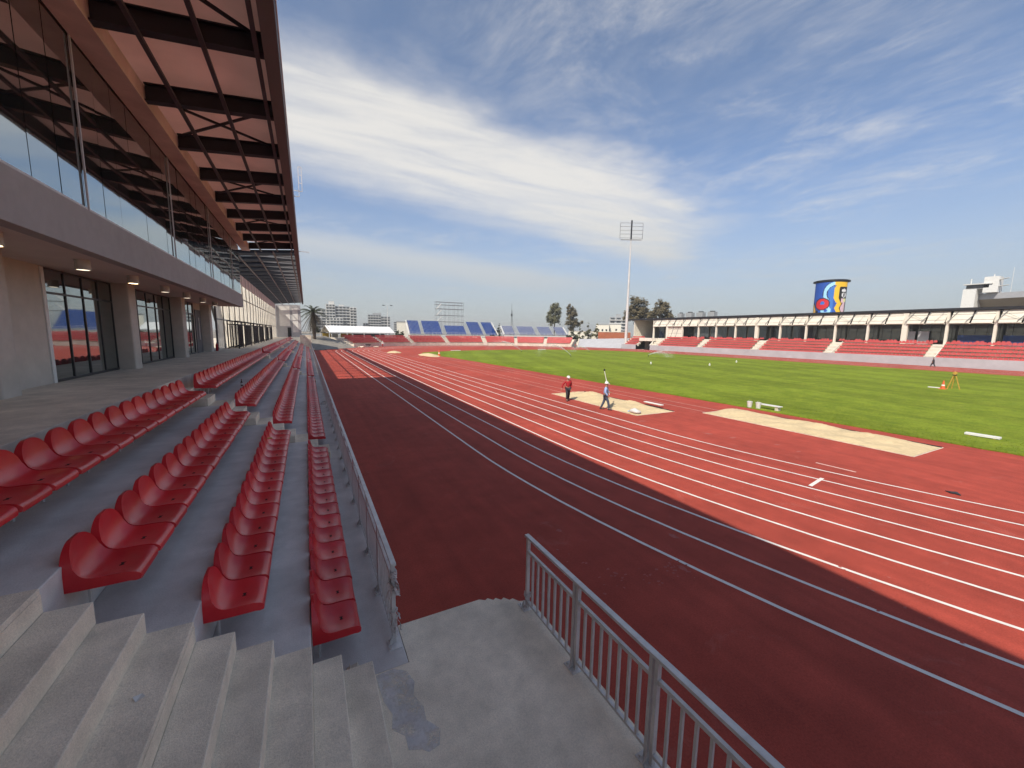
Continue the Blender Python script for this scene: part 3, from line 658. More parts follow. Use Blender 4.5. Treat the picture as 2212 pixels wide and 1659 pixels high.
ROWN = ['front row by the railing', 'second row', 'third row', 'top row at the concourse']
def place_seat(x, y, z, lab, grp):
    r_ = empty('stadium_chair', (x, y, z), lab, 'chair', grp)
    j = R(rnd.uniform(-0.8, 0.8)); r_.rotation_euler = (0, R(rnd.uniform(-0.5, 0.5)), j)
    link('seat_shell', shell_me, r_); link('seat_bracket', brk_me, r_); link('drain_slot', slot_me, r_, (0.30, 0, .4505))
cnt = 0
far_seats = []
for b, (ys_, n, _) in enumerate(BLK):
    for row in range(4):
        for k in range(n):
            y = ys_+PIT*k
            if b == 2 and k >= 26: far_seats.append((ROWX[row], y, TZ[row])); continue
            place_seat(ROWX[row], y, TZ[row], ordinal(k+1)+' red chair from '+FROM[b]+', '+ROWN[row], 'red chairs of row %d, %s' % (row+1, BLAB[b])); cnt += 1
for ys_, n in ((58.5, 34), (80.0, 38)):
    for row in range(4):
        for k in range(n): far_seats.append((ROWX[row], ys_+PIT*k, TZ[row]))
def simple_seat(m, c, d, s_=1.0, wd_=0.5):       # low-detail seat shell: c floor point, d unit vector the seat faces
    dx, dy = d; lx, ly = -dy*wd_/2*s_, dx*wd_/2*s_
    def P(f_, l_, z): return (c[0]+dx*f_*s_+lx*l_, c[1]+dy*f_*s_+ly*l_, c[2]+z*s_)
    st = len(m.v)
    m.v += [P(0, -.55, .83), P(0, .55, .83), P(.01, -.95, .72), P(.01, .95, .72), P(.04, -1, .50), P(.04, 1, .50), P(.12, -1, .45), P(.12, 1, .45), P(.47, -1, .46), P(.47, 1, .46), P(.50, -.9, .39), P(.50, .9, .39), P(-.05, -1, .40), P(-.05, 1, .40), P(-.04, -.6, .80), P(-.04, .6, .80)]
    for f in ((0, 1, 3, 2), (2, 3, 5, 4), (4, 5, 7, 6), (6, 7, 9, 8), (8, 9, 11, 10), (14, 15, 13, 12), (0, 14, 15, 1), (2, 4, 12, 14), (3, 15, 13, 5), (12, 13, 11, 10), (6, 8, 10, 12), (7, 13, 11, 9)):
        m.f.append(tuple(i+st for i in f)); m.mi.append(0)
m = MB()
for c in far_seats: simple_seat(m, c, (1, 0), 1.0, 0.56)
kind(tag(m.build('stadium_seats', X_['seat']), 'far red seat rows of the near stand under the open roof frame', 'seats'), 'stuff')

# ================================================================== RAILINGS
def railing(name, x, y_start, y_end, label, n_detail):
    r_ = empty(name, (x, y_start, L0), label, 'railing')
    sgn = 1 if y_end > y_start else -1; P_ = 1.245; n = int(abs(y_end-y_start)/P_)
    HT = 1.18
    y1 = y_start+sgn*P_*n
    MB().box(x-0.035, x+0.035, min(y_start-sgn*0.03, y1), max(y_start-sgn*0.03, y1), L0+HT-0.035, L0+HT).build('top_rail', X_['galv'], r_, bevel=0.004)
    pf = MB(); hw = 0.03
    for yy in (0.035, P_-0.035): pf.box(-hw/1.2, hw/1.2, yy-0.02, yy+0.02, 0.012, HT-0.037)
    pf.box(-0.02, 0.02, 0.056, P_-0.056, HT-0.27, HT-0.225)
    pf.box(-0.02, 0.02, 0.056, P_-0.056, 0.10, 0.135)
    pfm = pf.mesh('panel_frame', X_['galv'])
    bal = MB().box(-0.014, 0.014, -0.014, 0.014, 0.137, HT-0.272).mesh('baluster', X_['galv'])
    bp = MB().box(-0.09, 0.075, -0.10, 0.10, 0, 0.011).lathe([(0.012, 0.011), (0.012, 0.035)], (-0.06, -0.07, 0), 6).lathe([(0.012, 0.011), (0.012, 0.035)], (-0.06, 0.07, 0), 6).hexa([(-0.085, -0.006, 0.012), (-0.03, -0.006, 0.012), (-0.03, 0.006, 0.012), (-0.085, 0.006, 0.012)], [(-0.04, -0.006, 0.12), (-0.03, -0.006, 0.12), (-0.03, 0.006, 0.12), (-0.04, 0.006, 0.12)]).mesh('base_plate', X_['galv'])
    rest = MB()
    for i in range(n):
        ya = y_start + sgn*P_*i; yl = min(ya, ya+sgn*P_)
        if i < n_detail:
            f_ = inst('panel_frame', pfm, r_, (x, yl, L0))
            inst('base_plate', bp, r_, (x, ya, L0))
            for k in range(1, 8): inst('baluster', bal, f_, (x, yl+0.035+(P_-0.07)*k/8, L0))
        else:
            for yy in (0.035, P_-0.035): rest.box(x-0.025, x+0.025, yl+yy-0.02, yl+yy+0.02, L0, L0+HT-0.037)
            rest.box(x-0.02, x+0.02, yl+0.056, yl+P_-0.056, L0+HT-0.27, L0+HT-0.225); rest.box(x-0.02, x+0.02, yl+0.056, yl+P_-0.056, L0+0.10, L0+0.135)
            rest.box(x-0.09, x+0.075, yl-0.10, yl+0.10, L0, L0+0.011)
            for k in range(1, 8): rest.box(x-0.014, x+0.014, yl+0.035+(P_-0.07)*k/8-0.014, yl+0.035+(P_-0.07)*k/8+0.014, L0+0.137, L0+HT-0.272)
    inst('base_plate', bp, r_, (x, y1, L0))
    if rest.v: kind(rest.build('far_panels', X_['galv'], r_), 'stuff')
    return r_
railing('railing', 0.88, 5.0, 103, 'long galvanised steel railing in front of the first seat row', 16)
railing('railing', 2.84, 4.86, -6, 'galvanised steel railing along the track side of the concrete landing', 9)
# torn tape around the railing end post
m = MB()
def rag(p, q, w_, tw, n=7):
    p, q = Vector(p), Vector(q); d = q-p; st = len(m.v); a0 = rnd.random()*6
    for i in range(n+1):
        s_ = i/n; c = p+d*s_+Vector((rnd.uniform(-.012, .012), rnd.uniform(-.012, .012), 0)); a = a0+tw*s_; e = Vector((math.cos(a), math.sin(a), rnd.uniform(-.4, .4)))*w_/2*(1-.3*s_)
        m.v += [tuple(c-e), tuple(c+e)]
    for i in range(n): m.f.append((st+2*i, st+2*i+1, st+2*i+3, st+2*i+2)); m.mi.append(0)
px_, py_ = 0.88, 5.03
for i in range(5):
    z = L0+1.03-0.02*i; pr = [(px_+0.045*math.cos(t), py_-0.0+0.05*math.sin(t), z+0.02*math.sin(3*t+i)) for t in [k*0.7+i for k in range(9)]]
    m.tube(pr, 0.012, 4)
for i in range(14):
    a = rnd.random()*6.28; z = L0+1.0-rnd.random()*0.12; p = (px_+0.05*math.cos(a), py_+0.05*math.sin(a), z)
    rag(p, (p[0]+rnd.uniform(-.07, .09), p[1]+rnd.uniform(-.08, .05), z-rnd.uniform(.10, .30)), 0.035, 2.5)
tt = empty('torn_tape', (0.88, 5.03, L0), 'torn pale barrier tape knotted round the railing end post', 'tape')
m.build('upper_knot', X_['tape'], tt); m = MB()
m.tube([(px_+0.045*math.cos(k*.8), py_+0.05*math.sin(k*.8), L0+0.48+.02*math.sin(k)) for k in range(9)], 0.011, 4)
for i in range(7):
    a = rnd.random()*6.28; z = L0+0.52-rnd.random()*0.2; p = (px_+0.045*math.cos(a), py_+0.05*math.sin(a), z)
    rag(p, (p[0]+rnd.uniform(-.05, .08), p[1]+rnd.uniform(-.05, .05), z-rnd.uniform(.15, .34)), 0.03, 2)
m.build('lower_knot', X_['tape'], tt)
m = MB()
px_, py_ = 2.84, 4.83
for i in range(6):
    a = rnd.random()*6.28; z = L0+0.26; rag((px_+.04*math.cos(a), py_+.04*math.sin(a), z), (px_+rnd.uniform(-.09, .09), py_+rnd.uniform(-.07, .07), L0+0.03), 0.03, 3)
m.tube([(px_+0.045*math.cos(k*.8), py_+0.045*math.sin(k*.8), L0+0.22+.01*math.sin(k)) for k in range(9)], 0.011, 4)
tag(m.build('torn_tape', X_['tape']), 'scrap of pale tape tied low on the landing railing post', 'tape')
# small litter on the stand
bt = empty('bottle', (-2.35, 18.6, TZ[3]), 'small brown drink bottle standing under the top seat row', 'bottle')
MB().lathe([(0.035, 0), (0.038, 0.02), (0.038, 0.14), (0.016, 0.20), (0.014, 0.25)], (-2.35, 18.6, TZ[3]), 10).build('bottle_body', X_['bottle'], bt, smooth=True)
MB().lathe([(0.0385, 0.05), (0.0385, 0.12)], (-2.35, 18.6, TZ[3]), 10, cap=False).build('paper_band', X_['white'], bt)
MB().lathe([(0.016, 0.25), (0.016, 0.275)], (-2.35, 18.6, TZ[3]), 8).build('bottle_cap', X_['redcloth'], bt)
bk = empty('broken_brick', (0.36, 4.75, L0), 'broken grey brick piece lying beside the lowest stair step', 'brick')
MB().hexa([(.24, 4.70, L0), (.40, 4.69, L0), (.41, 4.80, L0), (.25, 4.82, L0)], [(.25, 4.71, L0+.09), (.38, 4.70, L0+.12), (.39, 4.79, L0+.11), (.26, 4.80, L0+.07)]).build('brick_body', X_['concrete'], bk, bevel=0.008)
MB().box(.29, .30, 4.70, 4.80, L0+.085, L0+.115).build('mortar_ridge', X_['step'], bk)
m = MB(); m.add([(-.55, 3.72, L0+4*RS+.006), (-.50, 3.75, L0+4*RS+.012), (-.53, 3.80, L0+4*RS+.006), (-.58, 3.77, L0+4*RS+.02)], [(0, 1, 2), (0, 2, 3)])
m.v = [(x-0.75, y+0.0, z+RS*2) for x, y, z in m.v]
tag(m.build('paper_scrap', X_['white']), 'tiny white paper scrap on a concrete stair tread', 'paper')
tag(MB().hexa([(-1.05, 12.0, TZ[2]+.001), (-.92, 12.02, TZ[2]+.001), (-.93, 12.07, TZ[2]+.001), (-1.05, 12.06, TZ[2]+.001)], [(-1.04, 12.01, TZ[2]+.03), (-.94, 12.02, TZ[2]+.025), (-.94, 12.06, TZ[2]+.03), (-1.04, 12.05, TZ[2]+.025)]).build('wood_chip', X_['yellow'], bevel=0.006), 'small wood offcut lying on the grey tier between seat rows', 'offcut')
sh_ = empty('white_tray', (0.72, 25.0, L0), 'white flat tray lying on the front tier by the railing', 'tray')
MB().box(.60, .86, 24.7, 25.4, L0, L0+.02).build('tray_base', X_['white'], sh_)
MB().box(.60, .62, 24.7, 25.4, L0+.02, L0+.08).box(.84, .86, 24.7, 25.4, L0+.02, L0+.08).box(.62, .84, 24.7, 24.72, L0+.02, L0+.08).box(.62, .84, 25.38, 25.4, L0+.02, L0+.08).build('tray_rim', X_['white'], sh_)

# ================================================================== FAR COVERED GRANDSTAND
FX = 100.9
fs = empty('covered_grandstand', (104, 50, 0), 'long covered far grandstand with red seats and white slanted panels', 'grandstand')
def fz(k): return 1.12+0.62*k
YR0, YT0, YT1, YR1 = -25.0, 95.5, 101.2, 108.5
for a, b in ((YR0, YT0), (YT1, YR1)):
    MB().box(FX, FX+0.25, a, b, -0.2, 1.62).build('front_wall', X_['offwall'], fs)
    for k in range(5): MB().box(FX+0.25+0.9*k, FX+0.25+0.9*(k+1), a, b, -0.2, fz(k)).build('tier', X_['concrete'], fs)
    MB().box(FX+4.75, 122, a, b, -0.2, 3.9).build('hall_floor', X_['concrete'], fs)
MB().box(FX+1.2, 122, YT0, YT1, 2.9, 3.9).build('tunnel_roof', X_['cream'], fs)
MB().hexa([(FX, YT0-0.3, 0), (FX+1.5, YT0-0.3, 0), (FX+1.5, YT0, 0), (FX, YT0, 0)], [(FX, YT0-0.3, 1.6), (FX+1.5, YT0-0.3, 2.9), (FX+1.5, YT0, 2.9), (FX, YT0, 1.6)]).build('tunnel_wall', X_['cream'], fs)
MB().hexa([(FX, YT1, 0), (FX+4, YT1, 0), (FX+4, YT1+0.3, 0), (FX, YT1+0.3, 0)], [(FX, YT1, 1.6), (FX+4, YT1, 3.6), (FX+4, YT1+0.3, 3.6), (FX, YT1+0.3, 1.6)]).build('tunnel_wall', X_['cream'], fs)
MB().box(FX+6, FX+6.2, YT0, YT1, -0.2, 2.9).build('tunnel_back', X_['frame'], fs)
CY_ = [22.6+5.87*k-5.87*6 for k in range(0, 20)]
colf = MB().box(-0.24, 0.24, -0.19, 0.19, 3.9, 10.0).box(-0.32, -0.242, -0.25, 0.25, 8.0, 8.5).mesh('column', X_['cream'])
wcol = MB().box(-0.30, 0.30, -0.42, 0.42, 3.9, 10.0).mesh('column', X_['cream'])
PXB, PXT = 105.78, 106.2
for i, y in enumerate(CY_):
    if y > YR1-1: continue
    inst('column', wcol if i % 5 == 3 else colf, fs, (106.35, y, 0))
rfo = MB().hexa([(105.85, YR0, 10.12), (124, YR0, 10.8), (124, YR1+3.5, 10.8), (105.85, YR1+3.5, 10.12)], [(105.85, YR0, 10.62), (124, YR0, 11.3), (124, YR1+3.5, 11.3), (105.85, YR1+3.5, 10.62)]).build('roof', X_['black'], fs)
def slant(y0, y1, z0, z1, lean=0.9):
    def pt(s_, z): t = (z-8.1)/1.95; return (PXB+(PXT-PXB)*t, s_ - lean*t*0.35, z)
    e = 0.05
    a, b, c, d = pt(y0, z0), pt(y1, z0), pt(y1, z1), pt(y0, z1)
    m = MB().hexa([a, b, c, d], [(p[0]+e, p[1], p[2]) for p in (a, b, c, d)]); return m
gl = MB()
for i in range(len(CY_)-1):
    y0, y1 = CY_[i], CY_[i+1]
    if y1 > YR1: break
    ym = (y0+y1)/2
    for a, b in ((y0+0.32, ym-0.12), (ym+0.12, y1-0.32)):
        for z0, z1 in ((7.85, 8.42), (8.48, 9.40), (9.46, 10.05)): slant(a, b, z0, z1).build('panel', X_['cream'], fs)
    MB().bar((PXB-0.15, ym+0.55, 8.1), (PXT-0.1, ym-0.75, 10.1), 0.10, 0.10).build('strut', X_['steelg'], fs)
    MB().bar((PXB-0.15, y1-0.1, 8.1), (PXT-0.1, y1-1.3, 10.1), 0.10, 0.10).build('strut', X_['steelg'], fs)
    if i % 2: MB().bar((PXB-0.12, y0+0.4, 10.0), (PXB-0.12, ym-1.3, 8.15), 0.04).bar((PXB-0.12, y1-0.5, 9.9), (PXB-0.12, ym-0.3, 8.15), 0.04).build('tie_rod', X_['steelg'], fs)
    MB().box(106.0, 106.4, y0+0.3, y1-0.3, 7.7, 7.83).build('lintel', X_['cream'], fs)
    n = 4
    if y1 < 84 or i % 2 == 0:
        for k in range(n):
            MB().box(109.0, 109.03, y0+(y1-y0)*k/n+0.03, y0+(y1-y0)*(k+1)/n-0.03, 3.92, 8.3).build('pane', X_['glassfar'], fs)
        MB().box(109.03, 109.1, y0, y1, 8.0, 8.3).build('pane_head', X_['frame'], fs)
    else:
        for k in range(2):
            for z0, z1 in ((4.4, 5.6), (5.66, 6.8), (6.86, 8.0)): MB().box(106.35, 106.40, y0+0.3+(y1-y0-.6)*k/2+0.03, y0+0.3+(y1-y0-.6)*(k+1)/2-0.03, z0, z1).build('panel', X_['cream'], fs)
        MB().bar((106.3, ym+1.6, 4.4), (106.3, ym+0.3, 8.0), 0.09).bar((106.3, ym-0.3, 4.4), (106.3, ym-1.6, 8.0), 0.09).build('strut', X_['steelg'], fs)
MB().box(121, 122, YR0, YR1, 3.9, 10.8).build('rear_wall', X_['frame'], fs)
MB().box(106.5, 122, YR1-0.3, YR1, 3.9, 10.3).build('gable_wall', X_['cream'], fs)
X_['bluehoard'] = mat('blue_hoarding', (0.012, 0.035, 0.13), 0.6)
for y0, y1 in ((10.0, 22.0), (23.0, 27.5)): MB().box(108.4, 108.45, y0, y1, 3.92, 5.7).build('hoarding', X_['bluehoard'], fs)
for y0 in (33.0, 35.0): MB().box(108.5, 108.55, y0-1.6, y0, 3.92, 6.4).build('inner_door', X_['offwall'], fs)
# aisles and seats of the far stand
AY = [(28.2, 29.6), (44.2, 45.6), (60.4, 61.8), (76.6, 78.0), (11.6, 13.0), (93.0, 95.4)]
for a, b in AY:
    for k in range(5): MB().box(FX+0.26+0.9*k, FX+0.70+0.9*k, a, b, fz(k)+0.002, fz(k)+0.31).build('aisle_step', X_['cream'], fs)
    MB().hexa([(FX+0.3, a-0.1, 1.2), (FX+4.75, a-0.1, 3.6), (FX+4.75, a, 3.6), (FX+0.3, a, 1.2)], [(FX+0.3, a-0.1, 1.75), (FX+4.75, a-0.1, 4.15), (FX+4.75, a, 4.15), (FX+0.3, a, 1.75)]).build('aisle_wall', X_['cream'], fs)
m = MB()
for k in range(5):
    y = -8.0
    while y < YR1-0.6:
        if not any(a-0.35 < y < b+0.35 for a, b in AY) and not (YT0-0.3 < y < YT1+0.6): simple_seat(m, (FX+1.0+0.9*k, y, fz(k)), (-1, 0), 1.05, 0.5)
        y += 0.56
for i, y in enumerate(CY_):                      # loose pairs of seats on the level behind
    for q in (1.3, 4.2):
        for s_ in range(3 if i % 3 else 2):
            if y+q+s_*0.55 < 92: simple_seat(m, (FX+5.6, y+q+s_*0.55, 3.9), (-1, 0), 0.95, 0.5)
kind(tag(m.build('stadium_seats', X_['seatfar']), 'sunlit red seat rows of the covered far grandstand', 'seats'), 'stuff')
# roof-top units
for i, (y, sx) in enumerate(((80.5, 1.0), (84.5, 1.0), (88.5, 1.0), (92.0, 0.7))):
    r_ = empty('air_handler', (111, y, 10.85), ('last', 'third', 'second', 'smaller first')[i]+' roof air unit counted from the floodlight mast, on the far grandstand', 'roof unit', 'air units on the far roof')
    MB().box(110.2, 111.8, y-1.1*sx, y+1.1*sx, 10.75, 12.0+0.25*sx).build('casing', X_['grey_far'], r_, bevel=0.03)
    MB().lathe([(0.7*sx, 0), (0.75*sx, 0.05), (0.75*sx, 0.30)], (111, y, 12.0+0.25*sx), 14).build('fan_cowl', X_['black'], r_)
# ================================================================== BEND STAND
bs = empty('bend_stand', (OX, YF+44, 0), 'low curved stand of red seats around the far track bend', 'stand')
def ring_pt(a, r_, z): return (OX-r_*math.cos(a), YF+(r_-9.0)*math.sin(a), z)
def arc_block(m, a0, a1, r0_, r1_, z0, z1, n=10):
    for i in range(n):
        b0, b1 = a0+(a1-a0)*i/n, a0+(a1-a0)*(i+1)/n
        m.hexa([ring_pt(b0, r0_, z0), ring_pt(b1, r0_, z0), ring_pt(b1, r1_, z0), ring_pt(b0, r1_, z0)], [ring_pt(b0, r0_, z1), ring_pt(b1, r0_, z1), ring_pt(b1, r1_, z1), ring_pt(b0, r1_, z1)])
BA0, BA1 = R(36), R(141)
blocks = [(37.5, 51.5), (53.3, 66), (68, 82), (84, 99), (101, 113.5), (115, 127), (128.6, 140)]
def bz(k): return 0.9+0.45*k
m = MB(); arc_block(m, BA0, BA1, 49.1, 49.5, -0.2, 1.0, 60); m.build('front_wall', X_['concrete'], bs)
for k in range(5):
    m = MB(); arc_block(m, BA0, BA1, 49.5+0.85*k, 49.5+0.85*(k+1), -0.2, bz(k), 60); m.build('tier', X_['concrete'], bs)
m = MB(); arc_block(m, BA0, BA1, 53.75, 56.5, -0.2, bz(4)+0.05, 60); m.build('rear_walk', X_['concrete'], bs)
for i in range(len(blocks)-1):
    a0, a1 = R(blocks[i][1]), R(blocks[i+1][0])
    for k in range(5):
        m = MB(); arc_block(m, a0+0.004, a1-0.004, 49.52+0.85*k, 49.95+0.85*k, bz(k)+0.002, bz(k)+0.23, 1); m.build('aisle_step', X_['cream'], bs)
    m = MB(); arc_block(m, a0+0.004, a1-0.004, 49.05, 49.095, 0.1, 1.15, 1); m.build('aisle_gate', X_['cream'], bs)
m = MB()
for a0, a1 in blocks:
    for k in range(5):
        r_ = 50.3+0.85*k; n = int(R(a1-a0)*r_/0.56)
        for i in range(n):
            a = R(a0)+R(a1-a0)*(i+.5)/n; p = ring_pt(a, r_, bz(k)); d = Vector((OX-p[0], YF-p[1])).normalized(); simple_seat(m, p, (d.x, d.y), 1.05, 0.5)
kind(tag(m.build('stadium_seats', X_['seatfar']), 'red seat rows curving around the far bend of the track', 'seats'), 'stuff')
# concrete ramps closing both ends of the bend stand
X_['ramp'] = mat('grey_ramp_concrete', (0.27, 0.245, 0.21), 0.9, 0.12, 0.4, stretch=(1.2, .12, 1), stain=((0.14, 0.13, 0.12), 0.25, 0.5, 0.6))
def ramp(poly_lo, poly_hi, label, mtl):
    r_ = empty('concrete_ramp', poly_lo[0], label, 'ramp')
    MB().hexa(poly_lo, poly_hi).build('slope', X_[mtl], r_)
    a, b = Vector(poly_hi[0]), Vector(poly_hi[3]); MB().bar(a+Vector((0, 0, .12)), b+Vector((0, 0, .12)), 0.25, 0.3).build('ramp_kerb', X_['concrete'], r_)
ramp([(1.6, 106, -.1), (12.5, 119.5, -.1), (5, 128, -.1), (-6, 118, -.1)], [(1.6, 106, .05), (12.5, 119.5, .05), (5, 128, 3.1), (-6, 118, 3.1)], 'grey concrete ramp rising beside the red bend seats at the near stand end', 'ramp')
ramp([(92.5, 123.5, -.1), (101, 109, -.1), (110, 114, -.1), (99, 131, -.1)], [(92.5, 123.5, .05), (101, 109, .05), (110, 114, 3.6), (99, 131, 2.9)], 'pale concrete ramp between the bend seats and the covered grandstand', 'offwall')
# marquee
mq = empty('marquee', (17, 153, 0), 'white ridge-roofed marquee behind the left bend seats', 'tent', rz=R(18.3))
W_ = 24.0; X0 = -W_/2
def mq_r(z): return z
for i in range(4):
    a, b = X0+W_*i/4+0.04, X0+W_*(i+1)/4-0.04
    MB().hexa([(a, -4, 4.2), (b, -4, 4.2), (b, 0, 6.4), (a, 0, 6.4)], [(a, -4, 4.28), (b, -4, 4.28), (b, 0, 6.48), (a, 0, 6.48)]).build('roof_sheet', X_['tent'], mq, local=True)
    MB().hexa([(a, 0.02, 6.4), (b, 0.02, 6.4), (b, 4, 4.2), (a, 4, 4.2)], [(a, 0.02, 6.48), (b, 0.02, 6.48), (b, 4, 4.28), (a, 4, 4.28)]).build('roof_sheet', X_['tent'], mq, local=True)
    MB().box(a, b, -4.02, -3.98, 3.9, 4.19).build('valance', X_['tent'], mq, local=True)
for i in range(5):
    x = X0+W_*i/4; MB().box(x-0.08, x+0.08, -4.1, -3.94, 0, 4.2).build('tent_pole', X_['white'], mq, local=True)
    MB().box(x-0.08, x+0.08, 3.94, 4.1, 0, 4.2).build('tent_pole', X_['white'], mq, local=True)
for x0, x1, mt in ((-11.5, -8.6, 'gold'), (-8.2, -6.3, 'grey_far'), (-5.2, -1.2, 'gold'), (-0.6, 11.6, 'win_far')):
    MB().box(x0, x1, 3.4, 3.5, 0, 3.9).build('side_curtain', X_[mt], mq, local=True)
MB().add([(W_/2, -4, 4.2), (W_/2, 4, 4.2), (W_/2, 0, 6.4), (W_/2+.06, -4, 4.2), (W_/2+.06, 4, 4.2), (W_/2+.06, 0, 6.4)], [(0, 1, 2), (5, 4, 3), (0, 3, 4, 1), (1, 4, 5, 2), (2, 5, 3, 0)]).build('tent_gable', X_['tent'], mq, local=True)
# temporary blue stands
def temp_stand(name, p0, p1, rows, z0, rise, deep, cols, label, lowmid, white):
    c = (Vector(p0)+Vector(p1))/2; d = Vector(p1)-Vector(p0); L_ = d.length; a = math.atan2(d.y, d.x)
    r_ = empty(name, (c.x, c.y, 0), label, 'stand', 'temporary blue seating stands', rz=a)
    seats = MB(); nr = {}
    segs = []
    x = -L_/2+0.5
    for wd_, low in cols: segs.append((x, x+wd_*(L_-1), low)); x += wd_*(L_-1)+0.0
    deck = MB()
    for k in range(rows):
        for xa, xb, low in segs:
            if low is None:
                if k < rows: MB().box(xa+0.03, xb-0.03, deep*k, deep*k+0.35, z0+rise*k-0.08, z0+rise*k).build('aisle_step', X_['grey_far'], r_, local=True)
                continue
            if low and k >= rows-4: continue
            MB().box(xa, xb, deep*k, deep*(k+1)-0.02, z0+rise*k-0.06, z0+rise*k).build('deck', X_['win_far'], r_, local=True)
            n = int((xb-xa)/0.52)
            for i in range(n):
                if white and rnd.random() < 0.0: continue
                simple_seat(seats, (xa+0.3+(xb-xa-.6)*(i/(max(1, n-1))), deep*k+deep*0.75, z0+rise*k), (0, -1), 1.0, 0.36 if white else 0.5)
    kind(seats.build('blue_seating', X_['seatblue'], r_, local=True), 'stuff')
    fr = MB(); n = int(L_/3)
    for i in range(n+1):
        x = -L_/2+L_*i/n
        for k in (0, rows//2, rows): fr.bar((x, deep*k, 0), (x, deep*k, z0+rise*k-0.06), 0.10)
        fr.bar((x, 0, 0.4), (x, deep*rows, z0+rise*rows-1.2), 0.07)
        if i < n: fr.bar((x, deep*rows, 0.4), (x+L_/n, deep*rows, z0+rise*rows-0.5), 0.06)
    fr.build('scaffold', X_['galv'], r_, local=True)
    MB().box(-L_/2, L_/2, -0.1, 0.0, z0-0.55, z0-0.08).build('front_beam', X_['white'], r_, local=True)
    rl = MB()
    for z in (0.5, 1.05): rl.bar((-L_/2, -0.12, z0+z), (L_/2, -0.12, z0+z), 0.05)
    for i in range(2*n+1): rl.bar((-L_/2+L_*i/(2*n), -0.12, z0-0.1), (-L_/2+L_*i/(2*n), -0.12, z0+1.05), 0.05)
    rl.build('front_railing', X_['white'], r_, local=True)
    rl = MB()
    for z in (0.9, 1.7): rl.bar((-L_/2, deep*rows, z0+rise*rows+z), (L_/2, deep*rows, z0+rise*rows+z), 0.04)
    for i in range(2*n+1): rl.bar((-L_/2+L_*i/(2*n), deep*rows, z0+rise*rows-0.2), (-L_/2+L_*i/(2*n), deep*rows, z0+rise*rows+1.7), 0.04)
    rl.build('rear_railing', X_['galv'], r_, local=True)
    for sx in (-1, 1):
        MB().bar((sx*L_/2, 0, z0+0.2), (sx*L_/2, deep*rows, z0+rise*rows+0.3), 0.18, 0.5).build('side_beam', X_['white'], r_, local=True)
    if white:
        wf = MB()
        for k in range(rows):
            for xa, xb, low in segs:
                if low is None: continue
                wf.box(xa, xb, deep*(k+1)-0.05, deep*(k+1)-0.025, z0+rise*k+0.60, z0+rise*k+0.86)
        wf.build('white_back_rails', X_['white'], r_, local=True)
temp_stand('temporary_stand', (36.0, 158), (73.5, 154.5), 12, 3.6, 0.46, 0.75, [(.12, False), (.035, None), (.20, False), (.05, None), (.23, True), (.05, None), (.15, False), (.035, None), (.13, False)], 'larger blue-seated temporary stand with a lower middle block', True, False)
temp_stand('temporary_stand', (72.6, 147), (101.5, 142.5), 7, 4.0, 0.50, 0.75, [(.16, False), (.07, None), (.26, False), (.07, None), (.21, False), (.07, None), (.16, False)], 'smaller temporary stand with blue seats striped by white frames', False, True)
# scaffold tower behind the blue stand
st = empty('scaffold_tower', (57.5, 172, 0), 'open white scaffold tower rising behind the larger blue stand', 'scaffold')
m = MB(); x0, x1 = 51.2, 63.6
for x in [x0+(x1-x0)*i/6 for i in range(7)]:
    for y in (171, 173): m.bar((x, y, 0), (x, y, 18.0), 0.07)
m.build('uprights', X_['steelg'], st)
for z in (9.4, 12.2, 15.0, 16.8, 18.0):
    MB().bar((x0-.3, 171, z), (x1+.3, 171, z), 0.10 if z < 16 else 0.08, 0.28 if z < 16 else 0.16).bar((x0-.3, 173, z), (x1+.3, 173, z), 0.08, 0.16).build('platform', X_['steelg'], st)
for z in (9.4, 12.2, 15.0):
    MB().bar((x0, 170.9, z), (x0+2.2, 170.9, z+2.3), 0.10, 0.35).build('stair_flight', X_['white'], st)
    MB().bar((x0+4, 173, z), (x0+6.2, 173, z+2.8), 0.06).bar((x0+10.3, 173, z), (x0+8.2, 173, z+2.8), 0.06).build('brace', X_['galv'], st)
# floodlight mast
fm = empty('floodlight_mast', (103.9, 109.6, 0), 'tall grey floodlight mast at the end of the far grandstand roof', 'mast')
MB().tube([(103.9, 109.6, 0), (103.9, 109.6, 16), (103.9, 109.6, 16.02), (103.9, 109.6, 28), (103.9, 109.6, 28.02), (103.9, 109.6, 38.5)], [.56, .46, .40, .30, .26, .17], 12).build('pole', X_['galv'], fm, smooth=True)
d = Vector((0.88, -0.47, 0)); o3 = Vector((103.9, 109.6, 0))
m = MB()
for z in (39.0, 40.3, 41.6, 42.9, 44.1): m.bar(o3-d*4.0+Vector((0, 0, z)), o3+d*4.0+Vector((0, 0, z)), 0.10)
for s_ in (-4, 4): m.bar(o3+d*s_+Vector((0, 0, 38.6)), o3+d*s_+Vector((0, 0, 44.1)), 0.10)
m.build('lamp_rack', X_['steelg'], fm)
MB().bar(o3+Vector((0, 0, 38.4)), o3+Vector((0, 0, 45.0)), 0.45, 0.3).build('mast_head', X_['black'], fm)
MB().bar(o3-d*3.7+Vector((0, 0, 38.4)), o3+d*3.7+Vector((0, 0, 38.4)), 0.6, 0.22).build('service_platform', X_['grey_far'], fm)
